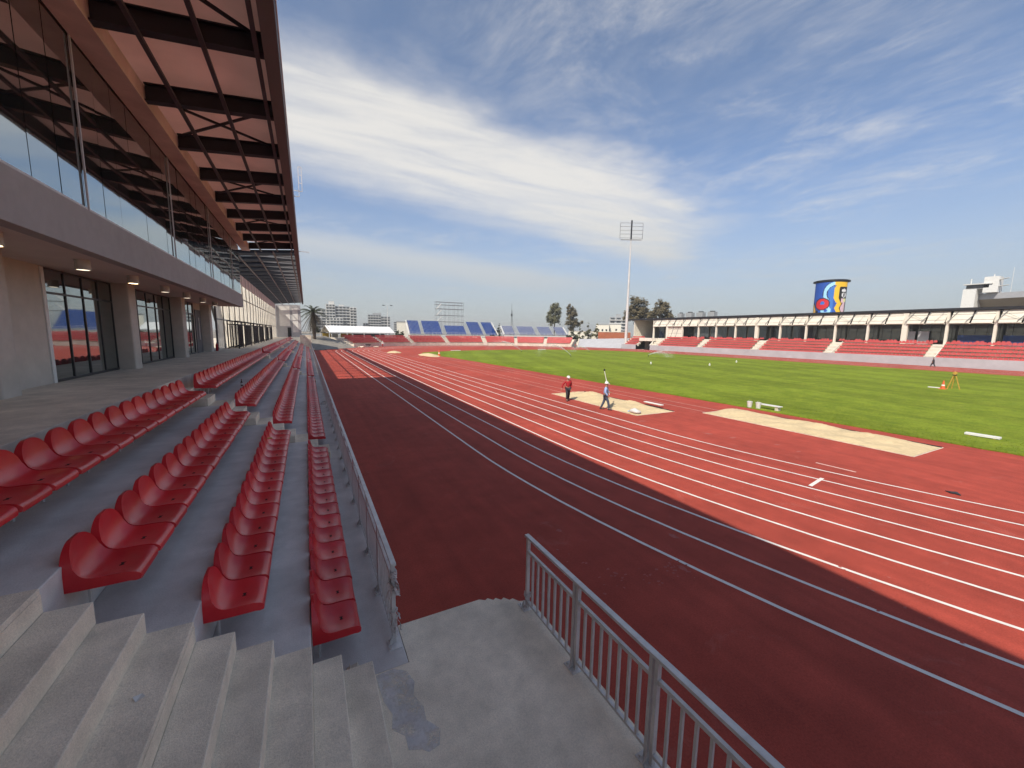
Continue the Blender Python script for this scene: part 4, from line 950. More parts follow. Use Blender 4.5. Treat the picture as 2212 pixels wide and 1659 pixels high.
# twin-head street lamp and lattice antenna
la = empty('lamp_post', (33.2, 187, 0), 'slender lamp post with two heads above the marquee', 'lamp post')
MB().tube([(33.2, 187, 0), (33.2, 187, 16.2)], [.20, .10], 8).build('pole', X_['galv'], la)
for s_ in (-1, 1):
    h_ = MB().bar((33.2, 187, 16.2), (33.2+s_*1.3, 187, 16.4), 0.12).build('lamp_arm', X_['galv'], la); MB().box(33.2+s_*1.7-.5, 33.2+s_*1.7+.5, 186.8, 187.2, 16.3, 16.6).build('lamp_head', X_['black'], h_)
an = empty('antenna_tower', (137.8, 266.5, 0), 'thin dark lattice antenna tower behind the smaller blue stand', 'antenna')
m = MB()
for s_, t_ in ((-1, -1), (1, -1), (0, 1)): m.bar((137.8+s_*1.3, 266.5+t_*1.3, 0), (137.8+s_*.15, 266.5+t_*.15, 22), 0.16)
for i in range(12):
    z = i*1.8; q = 1.3-1.15*z/22; m.bar((137.8-q, 266.5-q, z), (137.8+q*.9, 266.5-q*.9, z+1.8), 0.10)
m.build('lattice', X_['black'], an); MB().tube([(137.8, 266.5, 21.9), (137.8, 266.5, 27)], 0.09, 6).build('whip', X_['black'], an); MB().lathe([(0.05, 17.5), (.7, 18), (.7, 19.2), (.05, 19.6)], (137.8, 266.5, 0), 8).build('dish_cluster', X_['black'], an)
# ------------------------------------------------------------------ trees
def tree(name, base, h, crowns, label, mt, nleaf, ls, group=None, trunk=0.45):
    r_ = empty(name, base, label, 'tree', group); b = Vector(base)
    t = MB(); t.tube([b, b+Vector((.1, .1, h*.3)), b+Vector((-.1, .2, h*.62)), b+Vector((0, 0, h*.85))], [trunk, trunk*.75, trunk*.45, trunk*.15], 7)
    for cx_, cy_, cz, rx, rz2 in crowns:
        t.tube([b+Vector((0, 0, h*.32)), b+Vector((cx_*.5, cy_*.5, (cz+h*.3)*.5)), b+Vector((cx_, cy_, cz))], [trunk*.4, trunk*.25, trunk*.06], 5)
    t.build('trunk', X_['bark'], r_)
    m = MB(); tot = sum(c[3]**2*c[4] for c in crowns)
    for cx_, cy_, cz, rx, rz2 in crowns:
        n = int(nleaf*rx*rx*rz2/tot); cl_ = []
        for i in range(max(5, n//75)):
            u_ = rnd.random()**.38*1.08; th = rnd.random()*6.28; ph = math.acos(rnd.uniform(-1, 1)); cl_.append((cx_+rx*u_*math.sin(ph)*math.cos(th), cy_+rx*u_*math.sin(ph)*math.sin(th), cz+rz2*u_*math.cos(ph)))
        for i in range(n):
            c = cl_[i % len(cl_)]; s_ = rx*0.15
            p = b+Vector((c[0]+rnd.gauss(0, s_), c[1]+rnd.gauss(0, s_), c[2]+rnd.gauss(0, s_*1.1)))
            a = Vector((rnd.gauss(0, 1), rnd.gauss(0, 1), rnd.gauss(0, .7))).normalized(); e = a.orthogonal().normalized(); q = ls*rnd.uniform(.5, 1.2)
            m.add([p-a*q, p+e*q*.45, p+a*q, p-e*q*.45], [(0, 1, 2, 3)])
    m.build('crown', X_[mt], r_)
GR = 'eucalyptus trees behind the stands'
tree('eucalyptus_tree', (127.0, 191.8, 0), 22, [(0, 0, 16, 3.5, 5.2), (-2.3, 0, 11.5, 2.9, 3.6), (1.5, 1, 19.4, 2.4, 2.8), (-.9, 0, 20.5, 1.9, 2.0)], 'ragged tall eucalyptus behind the smaller blue stand, left of the pair', 'leaf', 5200, .6, GR)
tree('eucalyptus_tree', (135.2, 187.5, 0), 21, [(0, 0, 15.5, 3.0, 5.2), (1.0, 0, 10.5, 3.3, 3.5), (-.4, 0, 19.2, 2.2, 2.5), (4.2, -1.5, 11.8, 2.5, 2.4)], 'narrower dark eucalyptus of the pair behind the smaller blue stand', 'leaf2', 4800, .6, GR)
tree('eucalyptus_tree', (132.6, 133.6, 0), 22, [(0, 0, 17.5, 3.6, 4.6), (-2.2, 1.4, 13.5, 3, 3.2), (2.2, -1.5, 14, 3.2, 3.6)], 'broad brownish eucalyptus right beside the floodlight mast', 'leaf2', 5200, .6, GR)
tree('eucalyptus_tree', (139.5, 127.0, 0), 20, [(0, 0, 16.3, 3.2, 3.6), (2.4, -2, 13.6, 2.8, 2.8), (-2, 2, 12.5, 2.8, 2.8)], 'brownish eucalyptus over the far roof beside the air units', 'leaf2', 4600, .6, GR)
for i, (u, hh, lab) in enumerate(((1252, 9.0, 'small thin conifer by the white wall next to the blue stand'), (1270, 10.8, 'taller thin conifer in front of the white far wall'), (1288, 9.8, 'sparse conifer near the orange wall'), (1079, 9.0, 'slim dark cypress between the two blue stands'), (1066, 8.4, 'slim cypress leaning by the larger blue stand end'))):
    p = at_dist(u, 735, 178); tree('conifer_tree', (p.x, p.y, 0), hh, [(0, 0, hh*.45, 1.5, hh*.28), (0, 0, hh*.68, 1.0, hh*.2), (0, 0, hh*.88, .5, hh*.12)], lab, 'leaf' if i < 3 else 'leafdark', 900, .4, 'small trees behind the stands', .16)
for i, (u, dd, hh, lab) in enumerate(((860, 178, 5.0, 'low shrub right of the marquee'), (690, 175, 5.5, 'dark bushy tree left behind the marquee'), (1235, 172, 6, 'scrubby bush behind the smaller blue stand end'))):
    p = at_dist(u, 735, dd); tree('bushy_tree', (p.x, p.y, 0), hh, [(0, 0, hh*.6, 2.2, hh*.35), (1.4, 0, hh*.5, 1.6, hh*.3)], lab, 'leafdark', 900, .45, None, .15)
# palm at the end of the near stand
pm = empty('palm_tree', (1.9, 121.0, 0), 'shaggy palm with dry frond skirt at the near stand end', 'palm')
b = Vector((1.9, 121.0, 0)); MB().tube([b, b+Vector((.1, 0, 5)), b+Vector((0, 0, 9.6))], [.5, .4, .36], 10).build('trunk', X_['bark'], pm)
def fronds(n, mt, elev, length, name, droop):
    for i in range(n):
        a = 6.283*i/n+rnd.uniform(-.15, .15); e = R(rnd.uniform(*elev)); L_ = length*rnd.uniform(.8, 1.1); m = MB(); pts_ = []
        for k in range(8):
            s_ = k/7; rr = L_*s_*math.cos(e); pts_.append(b+Vector((math.cos(a)*rr, math.sin(a)*rr, 9.5+L_*s_*math.sin(e)-droop*L_*s_**2)))
        m.tube(pts_, [.05]*5+[.03]*3, 4); t_ = Vector((-math.sin(a), math.cos(a), 0))
        for k in range(1, 26):
            s_ = k/26*6.99; j = int(s_); p = pts_[j].lerp(pts_[min(7, j+1)], s_-j); dd = (pts_[min(7, j+1)]-pts_[j]).normalized()
            for sg in (-1, 1):
                q = .75*(1-.55*abs(k/26-.45)); tip = p+t_*sg*q*.7+dd*q*.6+Vector((0, 0, -.30*q)); m.add([p-dd*.05, p+dd*.07, tip], [(0, 1, 2)])
        m.build(name, X_[mt], pm)
fronds(30, 'leafdark', (10, 75), 4.6, 'frond', .55); fronds(34, 'deadleaf', (-78, -25), 4.4, 'dry_frond', .30)
# ------------------------------------------------------------------ far buildings
def block(root, x0, x1, y0, y1, z0, z1, mt, fl, bays, nm='wall', balc=True, winm='win_far'):
    wv = MB().box(x0, x1, y0, y1, z0, z1).build(nm, X_[mt], root, local=True)
    fh = (z1-z0)/fl; bw = (x1-x0)/bays
    wm_ = MB().box(-bw*.34, bw*.34, -.12, .0, -fh*.28, fh*.28).mesh('window', X_[winm])
    for f_ in range(fl):
        for k in range(bays): link('window', wm_, wv, (x0+bw*(k+.5), y0-.01, z0+fh*(f_+.52)))
        if balc: link('balcony', MB().box(x0+.2, x1-.2, -1.1, 0, -.12, .55).mesh('balcony', X_['white_far']), wv, (0, y0-.14, z0+fh*f_))
    return wv
def building(u, dist, label, parts, tanks=0):
    p = at_dist(u, 720, dist); a = -math.atan2(p.x, p.y)
    r_ = empty('apartment_building', (p.x, p.y, 0), label, 'building', 'far apartment blocks', rz=a)
    for q in parts: wv = block(r_, *q)
    return r_
S5 = 520/850.0                                   # metres per photo pixel at 520 m
bl = building(738, 520, 'tall pale apartment block with balconies and a rooftop plant room', [(-16, -6, 0, 12, 0, 36, 'white_far', 11, 3), (-6, 10, 2, 14, 0, 34, 'grey_far', 10, 4), (10, 17.5, -1, 12, 0, 33, 'white_far', 10, 2), (-12, 2, -8, -2, 0, 20, 'white_far', 6, 4)])
MB().box(-13, -7, 3, 8, 36, 39.5).box(-2, 4, 6, 10, 34, 36).build('plant_room', X_['white_far'], bl, local=True)
bl = building(817, 540, 'grey slab apartment block behind the marquee roof end', [(-12, 4, 0, 12, 0, 26, 'grey_far', 8, 5), (4, 15, 1, 12, 0, 24, 'grey_far', 7, 3), (-18, -12, 2, 10, 0, 15, 'white_far', 5, 2)])
MB().box(-6, 4, 3, 9, 26, 28.5).build('plant_room', X_['grey_far'], bl, local=True)
bl = building(693, 620, 'striped pale apartment block partly behind the palm', [(-12, 8, 0, 12, 0, 34, 'white_far', 9, 3)])
bl = building(858, 640, 'narrow distant grey apartment tower right of the lamp post', [(-5, 5, 0, 10, 0, 20, 'grey_far', 6, 2)])
bl = building(1335, 420, 'grey apartment tower seen left of the floodlight mast', [(-9, 9, 0, 12, 0, 23, 'grey_far', 7, 3)])
MB().box(-3, 2, 3, 7, 23, 26).build('plant_room', X_['grey_far'], bl, local=True)
for u, dist, wv_, hh, lab in ((872, 190, 3.0, 9.2, 'pale yellowish site cabin stack beside the larger blue stand'), (1316, 260, 7, 11.5, 'white round-topped tank building beyond the orange wall'), (1301, 255, 4, 11.0, 'pale tank house next to the white tank building')):
    p = at_dist(u, 720, dist); r_ = empty('service_building', (p.x, p.y, 0), lab, 'building', rz=-math.atan2(p.x, p.y))
    wv = MB().box(-wv_, wv_, 0, 6, 0, hh).build('wall', X_['cream'], r_, local=True)
    for k in range(3 if dist > 200 else 0): link('window', MB().box(-.5, .5, -.1, 0, -.6, .6).mesh('window', X_['win_far']), wv, (-wv_*.6+wv_*.6*k, -.01, hh*.7))
    MB().box(-wv_-.2, wv_+.2, -.2, 6.2, hh, hh+.4).build('roof', X_['grey_far'], r_, local=True)
# white and orange boundary walls
def bwall(u0_, u1_, dist, h, mt, label, name):
    a, b_ = at_dist(u0_, 720, dist), at_dist(u1_, 720, dist); a.z = b_.z = 0
    r_ = empty(name, (a+b_)/2, label, 'wall'); d = (b_-a)
    m = MB().bar(a+Vector((0, 0, h/2)), b_+Vector((0, 0, h/2)), 0.3, h); m.build('wall_face', X_[mt], r_)
    MB().bar(a+Vector((0, 0, h+.1)), b_+Vector((0, 0, h+.1)), 0.5, 0.2).build('coping', X_['concrete'], r_)
bwall(1228, 1296, 182, 6.0, 'cream', 'long cream white boundary wall behind the thin conifers', 'boundary_wall')
bwall(1292, 1362, 172, 5.9, 'brick', 'orange-red boundary wall left of the covered grandstand', 'boundary_wall')
bwall(1020, 1240, 175, 3.2, 'white', 'low white wall and hoarding behind the blue stands', 'boundary_wall')
bwall(640, 705, 170, 3.6, 'grey_far', 'dark fence wall behind the palm and marquee', 'boundary_wall')
# parked vans below the blue stands
def van(u, v_, dist, label):
    p = at_dist(u, 735, dist); r_ = empty('parked_van', (p.x, p.y, 1.2), label, 'van', 'vehicles behind the bend stand', rz=-math.atan2(p.x, p.y))
    MB().prism([(-2.6, .55), (2.6, .55), (2.6, 1.3), (1.7, 1.5), (1.1, 2.35), (-2.6, 2.35)], -.9, .9).build('body', X_['white'], r_, local=True).rotation_euler = (R(90), 0, 0)
    MB().hexa([(1.1, -.93, 1.5), (1.6, -.93, 1.5), (1.1, -.93, 2.2), (.9, -.93, 2.2)], [(1.1, -.91, 1.5), (1.6, -.91, 1.5), (1.1, -.91, 2.2), (.9, -.91, 2.2)]).box(-.6, .7, -.93, -.91, 1.5, 2.2).build('side_window', X_['win_far'], r_, local=True)
    for x in (-1.7, 1.6):
        o = MB().lathe([(.36, -.1), (.36, .1)], (0, 0, 0), 14).build('wheel', X_['black'], r_, local=True); o.location = (x, -.85, .36); o.rotation_euler = (R(90), 0, 0)
van(1010, 0, 156, 'white van parked under the right half of the larger blue stand'); van(1035, 0, 157, 'second white van parked under the larger blue stand')
# ------------------------------------------------------------------ mural drum
_q = at_dist(1793, 640, 150); MUX, MUY = _q.x, _q.y
mu = empty('mural_drum', (MUX, MUY, 0), 'curved drum painted with a bold blue, yellow and red mural', 'mural')
RD = 3.85; NS, NTT = 72, 64; cols = [(0.02, 0.09, 0.42), (0.35, 0.66, 0.90), (0.85, 0.50, 0.03), (0.012, 0.012, 0.015), (0.62, 0.02, 0.03), (0.72, 0.50, 0.56), (0.75, 0.75, 0.76), (0.04, 0.17, 0.55), (0.75, 0.74, 0.35), (0.80, 0.47, 0.10)]
mmats = [mat('mural_paint', c, 0.6, 0.05, 0.6) for c in cols]
def ell(s_, t_, cx_, cy_, rx, ry): return ((s_-cx_)/rx)**2+((t_-cy_)/ry)**2
def mural(s_, t_):                               # s to the right, t up, both 0..1
    if t_ > .955: return 3
    if s_ < .10 and t_ < .33-2.2*s_: return 9
    if s_ < .13 and t_ < .42-2.4*s_: return 3
    e = ell(s_, t_, .30, .30, .19, .165)
    if ell(s_, t_, .31, .33, .065, .055) < 1: return 7
    if e < 1: return 4
    if e < 1.35: return 3
    if s_ > .60:                                # face side: yellow hair curve, dark field, eye, pale shapes
        edge_ = .60+.11*max(0, abs(t_-.62)-.16)/.2 if t_ > .34 else .64+.10*abs(t_-.18)/.2
        inn = edge_+.14
        if t_ > .86: return 2
        if s_ < edge_: return 0
        if s_ < inn or t_ > .80: return 2
        if ell(s_, t_, .90, .57, .085, .075) < 1: return 3 if ell(s_, t_, .90, .57, .03, .06) < 1 else 6
        if ell(s_, t_, .89, .70, .08, .05) < 1: return 6
        if t_ < .36: return 5 if s_ > inn+.03 and s_ < .97 else 3
        if t_ < .47: return 8 if s_ > .9 else (5 if s_ > .82 else 3)
        return 3
    c = math.hypot((s_-.62)/.9, t_-.62)
    if .24 < c < .34 and t_ > .44: return 1
    if .22 < c <= .24 and t_ > .44: return 3
    if .34 <= c < .36 and t_ > .44 and s_ < .5: return 3
    c2 = math.hypot(s_-.42, (t_-.10)*1.1)
    if .05 < c2 < .14 and t_ < .25: return 1
    if s_ < .2 and t_ < .12: return 3
    return 7 if s_ > .45 else 0
m = MB()
def dr(s_, t_):
    a = R(205+130*(1-s_)); rr = RD*(1+.05*t_); z = 6+14.9*t_; c = Vector((MUX, MUY, 0)); ax = R(-0)
    ca = math.atan2(MUY, MUX)+math.pi        # centre of the curve looks back at the field
    an_ = ca-R(62)+R(124)*s_; an_ = ca+R(62)-R(124)*s_
    an_ = ca + R(62)*(2*s_-1)
    return (MUX+rr*math.cos(an_), MUY+rr*math.sin(an_), z)
for j in range(NTT):
    for i in range(NS):
        s0, s1, t0, t1 = i/NS, (i+1)/NS, j/NTT, (j+1)/NTT
        m.add([dr(s0, t0), dr(s1, t0), dr(s1, t1), dr(s0, t1)], [(0, 1, 2, 3)], mural((s0+s1)/2, (t0*14.9-5.6)/9.3 if (t0*14.9-5.6) > 0 else 0.0))
m.build('mural_face', mmats, mu, smooth=True)
MB().lathe([(RD*1.05+.25, 20.9), (RD*1.05+.25, 21.25), (RD*1.0, 21.4)], (MUX, MUY, 0), 48).build('drum_rim', X_['black'], mu)
MB().lathe([(RD-.3, 0), (RD-.25, 6), (RD*1.03-.3, 20.85)], (MUX, MUY, 0), 40).build('drum_core', X_['grey_far'], mu)
# ------------------------------------------------------------------ big stadium bowl beyond
bw = empty('stadium_bowl', (245, 45, 0), 'white concrete stadium tower and curved bowl rim beyond the roof', 'stadium')
BC = (318.0, 22.0)
m = MB(); par_ = MB(); n = 60
def bp_(a, r_, z): return (BC[0]-r_*math.cos(a), BC[1]+r_*math.sin(a), z)
for i in range(n):
    a0, a1 = R(-50+72*i/n), R(-50+72*(i+1)/n)
    m.add([bp_(a0, 84, 11), bp_(a1, 84, 11), bp_(a1, 96, 20.2), bp_(a0, 96, 20.2)], [(0, 1, 2, 3)])
    par_.hexa([bp_(a0, 96, 20.2), bp_(a1, 96, 20.2), bp_(a1, 95.4, 20.2), bp_(a0, 95.4, 20.2)], [bp_(a0, 96.1, 22.3), bp_(a1, 96.1, 22.3), bp_(a1, 95.4, 22.3), bp_(a0, 95.4, 22.3)])
X_['bowl'] = mat('weathered_bowl_concrete', (0.30, 0.245, 0.185), 0.9, 0.08, 0.3)
m.build('bowl_underside', X_['bowl'], bw); par_.build('rim_parapet', X_['offwall'], bw)
MB().box(223.5, 232, 53.8, 57.2, 0, 24.0).build('tower', X_['white'], bw)
MB().box(224.2, 232, 50.3, 57.0, 24.0, 24.3).build('tower_deck', X_['white_far'], bw)
MB().box(224.0, 231, 50.9, 56.6, 24.3, 25.6).build('dark_gallery', X_['frame'], bw)
MB().box(223.6, 231.5, 50.0, 57.3, 25.6, 25.95).build('gallery_roof', X_['white_far'], bw)
MB().box(224.0, 229, 48.7, 52.3, 22.5, 28.2).build('press_box', X_['white'], bw)
MB().bar((225, 48.7, 27.0), (225, 46.6, 27.4), 1.5, 0.15).bar((225, 48.7, 24.6), (225, 46.4, 24.9), 1.5, 0.15).build('canopy', X_['white_far'], bw)
MB().tube([(226, 56, 25.9), (226, 56, 28.0)], 0.18, 6).tube([(226, 46, 22), (226, 46, 31)], 0.06, 6).tube([(226, 50.4, 28.2), (226, 50.4, 29.2)], 0.15, 6).build('aerial', X_['white'], bw)
# ================================================================== PEOPLE
def skinned(name, J, E, root, m_, parent, sub=1):
    names = list(J); idx = {n: i for i, n in enumerate(names)}
    me = bpy.data.meshes.new(name); me.from_pydata([J[n][0] for n in names], [(idx[a], idx[b]) for a, b in E], []); me.update()
    o = link(name, me, parent); me.materials.append(m_)
    md = o.modifiers.new('skin', 'SKIN'); md.use_smooth_shade = True
    lay = me.skin_vertices[0].data
    for n in names: r_ = J[n][1]; lay[idx[n]].radius = (r_, r_) if not isinstance(r_, tuple) else r_; lay[idx[n]].use_root = (n == root)
    sb = o.modifiers.new('sub', 'SUBSURF'); sb.levels = sub; sb.render_levels = sub
    return o
def person(loc, head, h, label, top, legs, hat, pose, cat_='person', girth=1.12):
    k = h/1.72
    r_ = empty('person', loc, label, cat_, rz=math.atan2(-head[0], head[1]))   # local +y is forward, +x the right-hand side
    p = dict(pose); st_ = p.get('stride', .28)
    def v(x, y, z): return (x*k, y*k, z*k)
    J = {'pelvis': (v(0, 0, .93), .115*k), 'waist': (v(0, 0, 1.08), .115*k), 'chest': (v(0, .01, 1.30), .135*k), 'neck': (v(0, .01, 1.47), .055*k), 'head0': (v(0, .03, 1.57), .085*k), 'head1': (v(0, .03, 1.68), .085*k)}
    E_ = [('pelvis', 'waist'), ('waist', 'chest'), ('chest', 'neck'), ('neck', 'head0'), ('head0', 'head1')]
    for s_, nm in ((-1, 'l'), (1, 'r')):
        fwd = st_*s_
        el, ha = p.get(nm, ((s_*.26, -.05, 1.13), (s_*.28, .08, .90)))
        J['sh'+nm] = (v(s_*.185, 0, 1.40), .06*k); J['el'+nm] = (v(*el), .043*k); J['wr'+nm] = (v(*ha), .03*k)
        hd = (Vector(ha)-Vector(el)).normalized()*.10; J['hd'+nm] = (v(ha[0]+hd.x, ha[1]+hd.y, ha[2]+hd.z), (.04*k, .02*k))
        J['hp'+nm] = (v(s_*.09, 0, .88), .09*k); J['kn'+nm] = (v(s_*.10, fwd*.55+.04, .50), .06*k); J['an'+nm] = (v(s_*.10, fwd-.02, .09), .042*k); J['to'+nm] = (v(s_*.11, fwd+.15, .04), .038*k)
        E_ += [('chest', 'sh'+nm), ('sh'+nm, 'el'+nm), ('el'+nm, 'wr'+nm), ('wr'+nm, 'hd'+nm), ('pelvis', 'hp'+nm), ('hp'+nm, 'kn'+nm), ('kn'+nm, 'an'+nm), ('an'+nm, 'to'+nm)]
        side = Vector((0, 1, 0)).cross(hd.normalized()).normalized() if abs(hd.normalized().y) < .9 else Vector((1, 0, 0))
        fv = hd.normalized().cross(side)
        for q in range(4):                       # four fingers and a thumb
            b0 = Vector(J['hd'+nm][0])+fv*(q-1.5)*.018*k; J['f%d%s' % (q, nm)] = (tuple(b0+hd.normalized()*(.05+.01*(q in (1, 2)))*k), .008*k); J['g%d%s' % (q, nm)] = (tuple(b0+hd.normalized()*.075*k+side*.02*k), .007*k)
            E_ += [('hd'+nm, 'f%d%s' % (q, nm)), ('f%d%s' % (q, nm), 'g%d%s' % (q, nm))]
        J['th'+nm] = (tuple(Vector(J['hd'+nm][0])-fv*.045*k-hd*.2*k), .010*k); E_.append(('hd'+nm, 'th'+nm))
    for n_ in J:
        if n_[:2] not in ('f0', 'f1', 'f2', 'f3', 'g0', 'g1', 'g2', 'g3', 'he'):
            q_ = J[n_][1]; J[n_] = (J[n_][0], tuple(t_*girth for t_ in q_) if isinstance(q_, tuple) else q_*girth)
    body = skinned('body', J, E_, 'pelvis', X_['skin'], r_)
    def sub(keys, grow):
        return {n: (J[n][0], tuple(x+grow*k for x in J[n][1]) if isinstance(J[n][1], tuple) else J[n][1]+grow*k) for n in keys}
    tk = ['pelvis', 'waist', 'chest', 'shl', 'shr', 'ell', 'elr', 'wrl', 'wrr']
    skinned('jacket' if top == 'redcloth' else 'shirt', sub(tk, .020), [e for e in E_ if e[0] in tk and e[1] in tk], 'pelvis', X_[top], r_)
    lk = ['pelvis', 'hpl', 'hpr', 'knl', 'knr', 'anl', 'anr']
    skinned('trousers', sub(lk, .017), [e for e in E_ if e[0] in lk and e[1] in lk], 'pelvis', X_[legs], r_)
    for nm in 'lr':
        an_, to_ = Vector(J['an'+nm][0]), Vector(J['to'+nm][0])
        MB().tube([an_+Vector((0, -.07*k, -.045*k)), an_+Vector((0, -.02*k, -.03*k)), to_+Vector((0, -.04*k, .0)), to_+Vector((0, .04*k, -.005))], [.035*k, .055*k, .047*k, .03*k], 8).build('boot', X_['darkcloth'], r_, local=True, smooth=True)
    if hat:
        c = v(0, .03, 1.665)
        MB().lathe([(.128*k, 0), (.125*k, .04*k), (.11*k, .09*k), (.075*k, .125*k), (.02*k, .14*k)], c, 14).hexa([(c[0]-.09*k, c[1]+.10*k, c[2]-.01), (c[0]+.09*k, c[1]+.10*k, c[2]-.01), (c[0]+.06*k, c[1]+.19*k, c[2]-.02), (c[0]-.06*k, c[1]+.19*k, c[2]-.02)], [(c[0]-.09*k, c[1]+.10*k, c[2]+.012), (c[0]+.09*k, c[1]+.10*k, c[2]+.012), (c[0]+.06*k, c[1]+.19*k, c[2]), (c[0]-.06*k, c[1]+.19*k, c[2])]).build('hard_hat', X_['helmet'], r_, local=True, smooth=True)
    else:
        c = v(0, .01, 1.66); MB().lathe([(.10*k, 0), (.105*k, .04*k), (.09*k, .09*k), (.03*k, .12*k)], c, 12).build('hair', X_['black'], r_, local=True, smooth=True)
    fz_ = v(0, .125, 1.60); MB().hexa([(fz_[0]-.012, fz_[1]-.03, fz_[2]-.02), (fz_[0]+.012, fz_[1]-.03, fz_[2]-.02), (fz_[0]+.012, fz_[1]+.012, fz_[2]-.02), (fz_[0]-.012, fz_[1]+.012, fz_[2]-.02)], [(fz_[0]-.006, fz_[1]-.03, fz_[2]+.03), (fz_[0]+.006, fz_[1]-.03, fz_[2]+.03), (fz_[0]+.006, fz_[1]-.01, fz_[2]+.03), (fz_[0]-.006, fz_[1]-.01, fz_[2]+.03)]).build('nose', X_['skin'], r_, local=True)
    MB().box(-.045*k, -.015*k, .108*k, .118*k, 1.625*k, 1.64*k).box(.015*k, .045*k, .108*k, .118*k, 1.625*k, 1.64*k).build('eyes', X_['black'], r_, local=True)
    MB().box(-.03*k, .03*k, .105*k, .114*k, 1.548*k, 1.556*k).build('mouth', X_['redcloth'], r_, local=True)
    return r_
w1 = person((16.36, 22.75, 0.0), (-.35, -.94), 1.72, 'walking worker in a red jacket and white hard hat at the sand pit', 'redcloth', 'darkcloth', True, dict(stride=.16, r=((.38, -.03, 1.16), (.46, .02, .92)), l=((-.25, -.08, 1.12), (-.20, .05, .88))))
MB().box(-.27, -.10, -.24, -.14, .82, 1.18).bar((-.18, -.16, 1.18), (.12, .0, 1.47), .03, .02).build('shoulder_bag', X_['darkcloth'], w1, local=True, bevel=.02)
w2 = person((16.62, 19.05, 0.0), (.72, -.69), 1.72, 'striding worker in light blue shirt, jeans and white hard hat', 'bluecloth', 'jeans', True, dict(stride=.26, r=((.27, -.02, 1.14), (.24, .14, .92)), l=((-.24, .0, 1.13), (-.10, .22, 1.12))))
MB().bar((-.13, .12, 1.45), (.14, .13, 1.02), .035, .012).build('shoulder_strap', X_['jeans'], w2, local=True)
sp_ = empty('survey_pole', (16.62, 19.05, 0), 'white survey pole with dark top held on the blue-shirted worker\'s shoulder', 'pole', rz=math.atan2(-.72, -.69))
MB().tube([(-.12, .22, .95), (-.16, .02, 1.75), (-.20, -.16, 2.45)], .020, 8).build('pole_tube', X_['white'], sp_, local=True)
MB().lathe([(.03, 0), (.055, .02), (.055, .10), (.02, .14)], (-.20, -.16, 2.44), 10).build('prism_head', X_['black'], sp_, local=True)
MB().box(-.22, -.10, -.05, .05, 1.70, 1.82).build('pole_clamp', X_['white'], sp_, local=True)
person((98.0, 27.3, 0.0), (-.25, 1.0), 1.62, 'person in dark clothes walking along the far wall', 'darkcloth', 'darkcloth', False, dict(stride=.30), girth=1.5)
person((80.0, 108.0, 0.0), (-1, .1), 1.7, 'person in red walking on the far bend near the ramp', 'redcloth', 'darkcloth', False, dict(stride=.25), girth=1.4)
person((20.5, 124.5, 0.0), (-.3, -1), 1.7, 'person in a pale top on the track by the bend seats', 'plaster', 'redcloth', True, dict(stride=.1))
# ================================================================== SITE OBJECTS
def lift(z): return z
tp_ = empty('survey_tripod', (55.3, 13.8, .035), 'yellow survey tripod with instrument standing on the lawn', 'tripod')
for a in (0.4, 2.5, 4.6):
    MB().bar((55.3+.48*math.cos(a), 13.8+.48*math.sin(a), .035), (55.3+.08*math.cos(a), 13.8+.08*math.sin(a), 1.38), .075, .05).build('leg', X_['yellow'], tp_)
MB().lathe([(.16, 1.36), (.16, 1.42)], (55.3, 13.8, 0), 12).build('head_plate', X_['black'], tp_)
MB().box(55.2, 55.4, 13.7, 13.9, 1.42, 1.72).box(55.24, 55.36, 13.62, 13.98, 1.52, 1.62).build('instrument', X_['yellow'], tp_, bevel=.02)
def cone(x, y, z, label, s_=1.0):
    r_ = empty('traffic_cone', (x, y, z), label, 'cone')
    MB().box(x-.22*s_, x+.22*s_, y-.22*s_, y+.22*s_, z, z+.04).build('base', X_['orange'], r_)
    MB().lathe([(.17*s_, .04), (.13*s_, .25*s_), (.10*s_, .42*s_), (.04*s_, .78*s_)], (x, y, z), 14).build('cone_body', X_['orange'], r_, smooth=True)
    MB().lathe([(.127*s_, .30*s_), (.108*s_, .42*s_)], (x, y, z), 14, cap=False).build('white_band', X_['white'], r_)
cone(54.25, 14.2, .035, 'orange traffic cone on the lawn beside the survey tripod', 1.05); cone(23.6, 77.2, .035, 'orange traffic cone by the far sand pile', 1.5)
def board(name, x0, x1, y0, y1, z0, h, mt, label, cat_):
    r_ = empty(name, ((x0+x1)/2, (y0+y1)/2, z0), label, cat_)
    MB().box(x0, x1, y0, y1, z0, z0+h).build('board_top', X_[mt], r_, bevel=.006)
    for y in (y0+.15*(y1-y0), y1-.15*(y1-y0)): MB().box(x0+.01, x1-.01, y-.03, y+.03, z0-.025, z0-.001).build('batten', X_['yellow'], r_)
board('white_board', 54.45, 54.75, 14.45, 15.3, .062, .07, 'white', 'small white board lying beside the cone on the lawn', 'board')
board('white_board', 29.0, 29.28, 5.45, 6.6, .062, .10, 'white', 'white plank lying on the lawn near the long sand pit', 'plank')
board('white_board', 20.30, 20.55, 17.9, 19.4, .19, .05, 'white', 'white plank lying on the sand beside the blue-shirted worker', 'plank')
board('white_board', 33.0, 35.6, 97.6, 97.9, .062, .12, 'white', 'white board lying at the far lawn edge before the larger blue stand', 'board')
board('white_board', 61, 63.6, 100.4, 100.7, .062, .12, 'white', 'white board lying at the far lawn edge before the smaller blue stand', 'board')
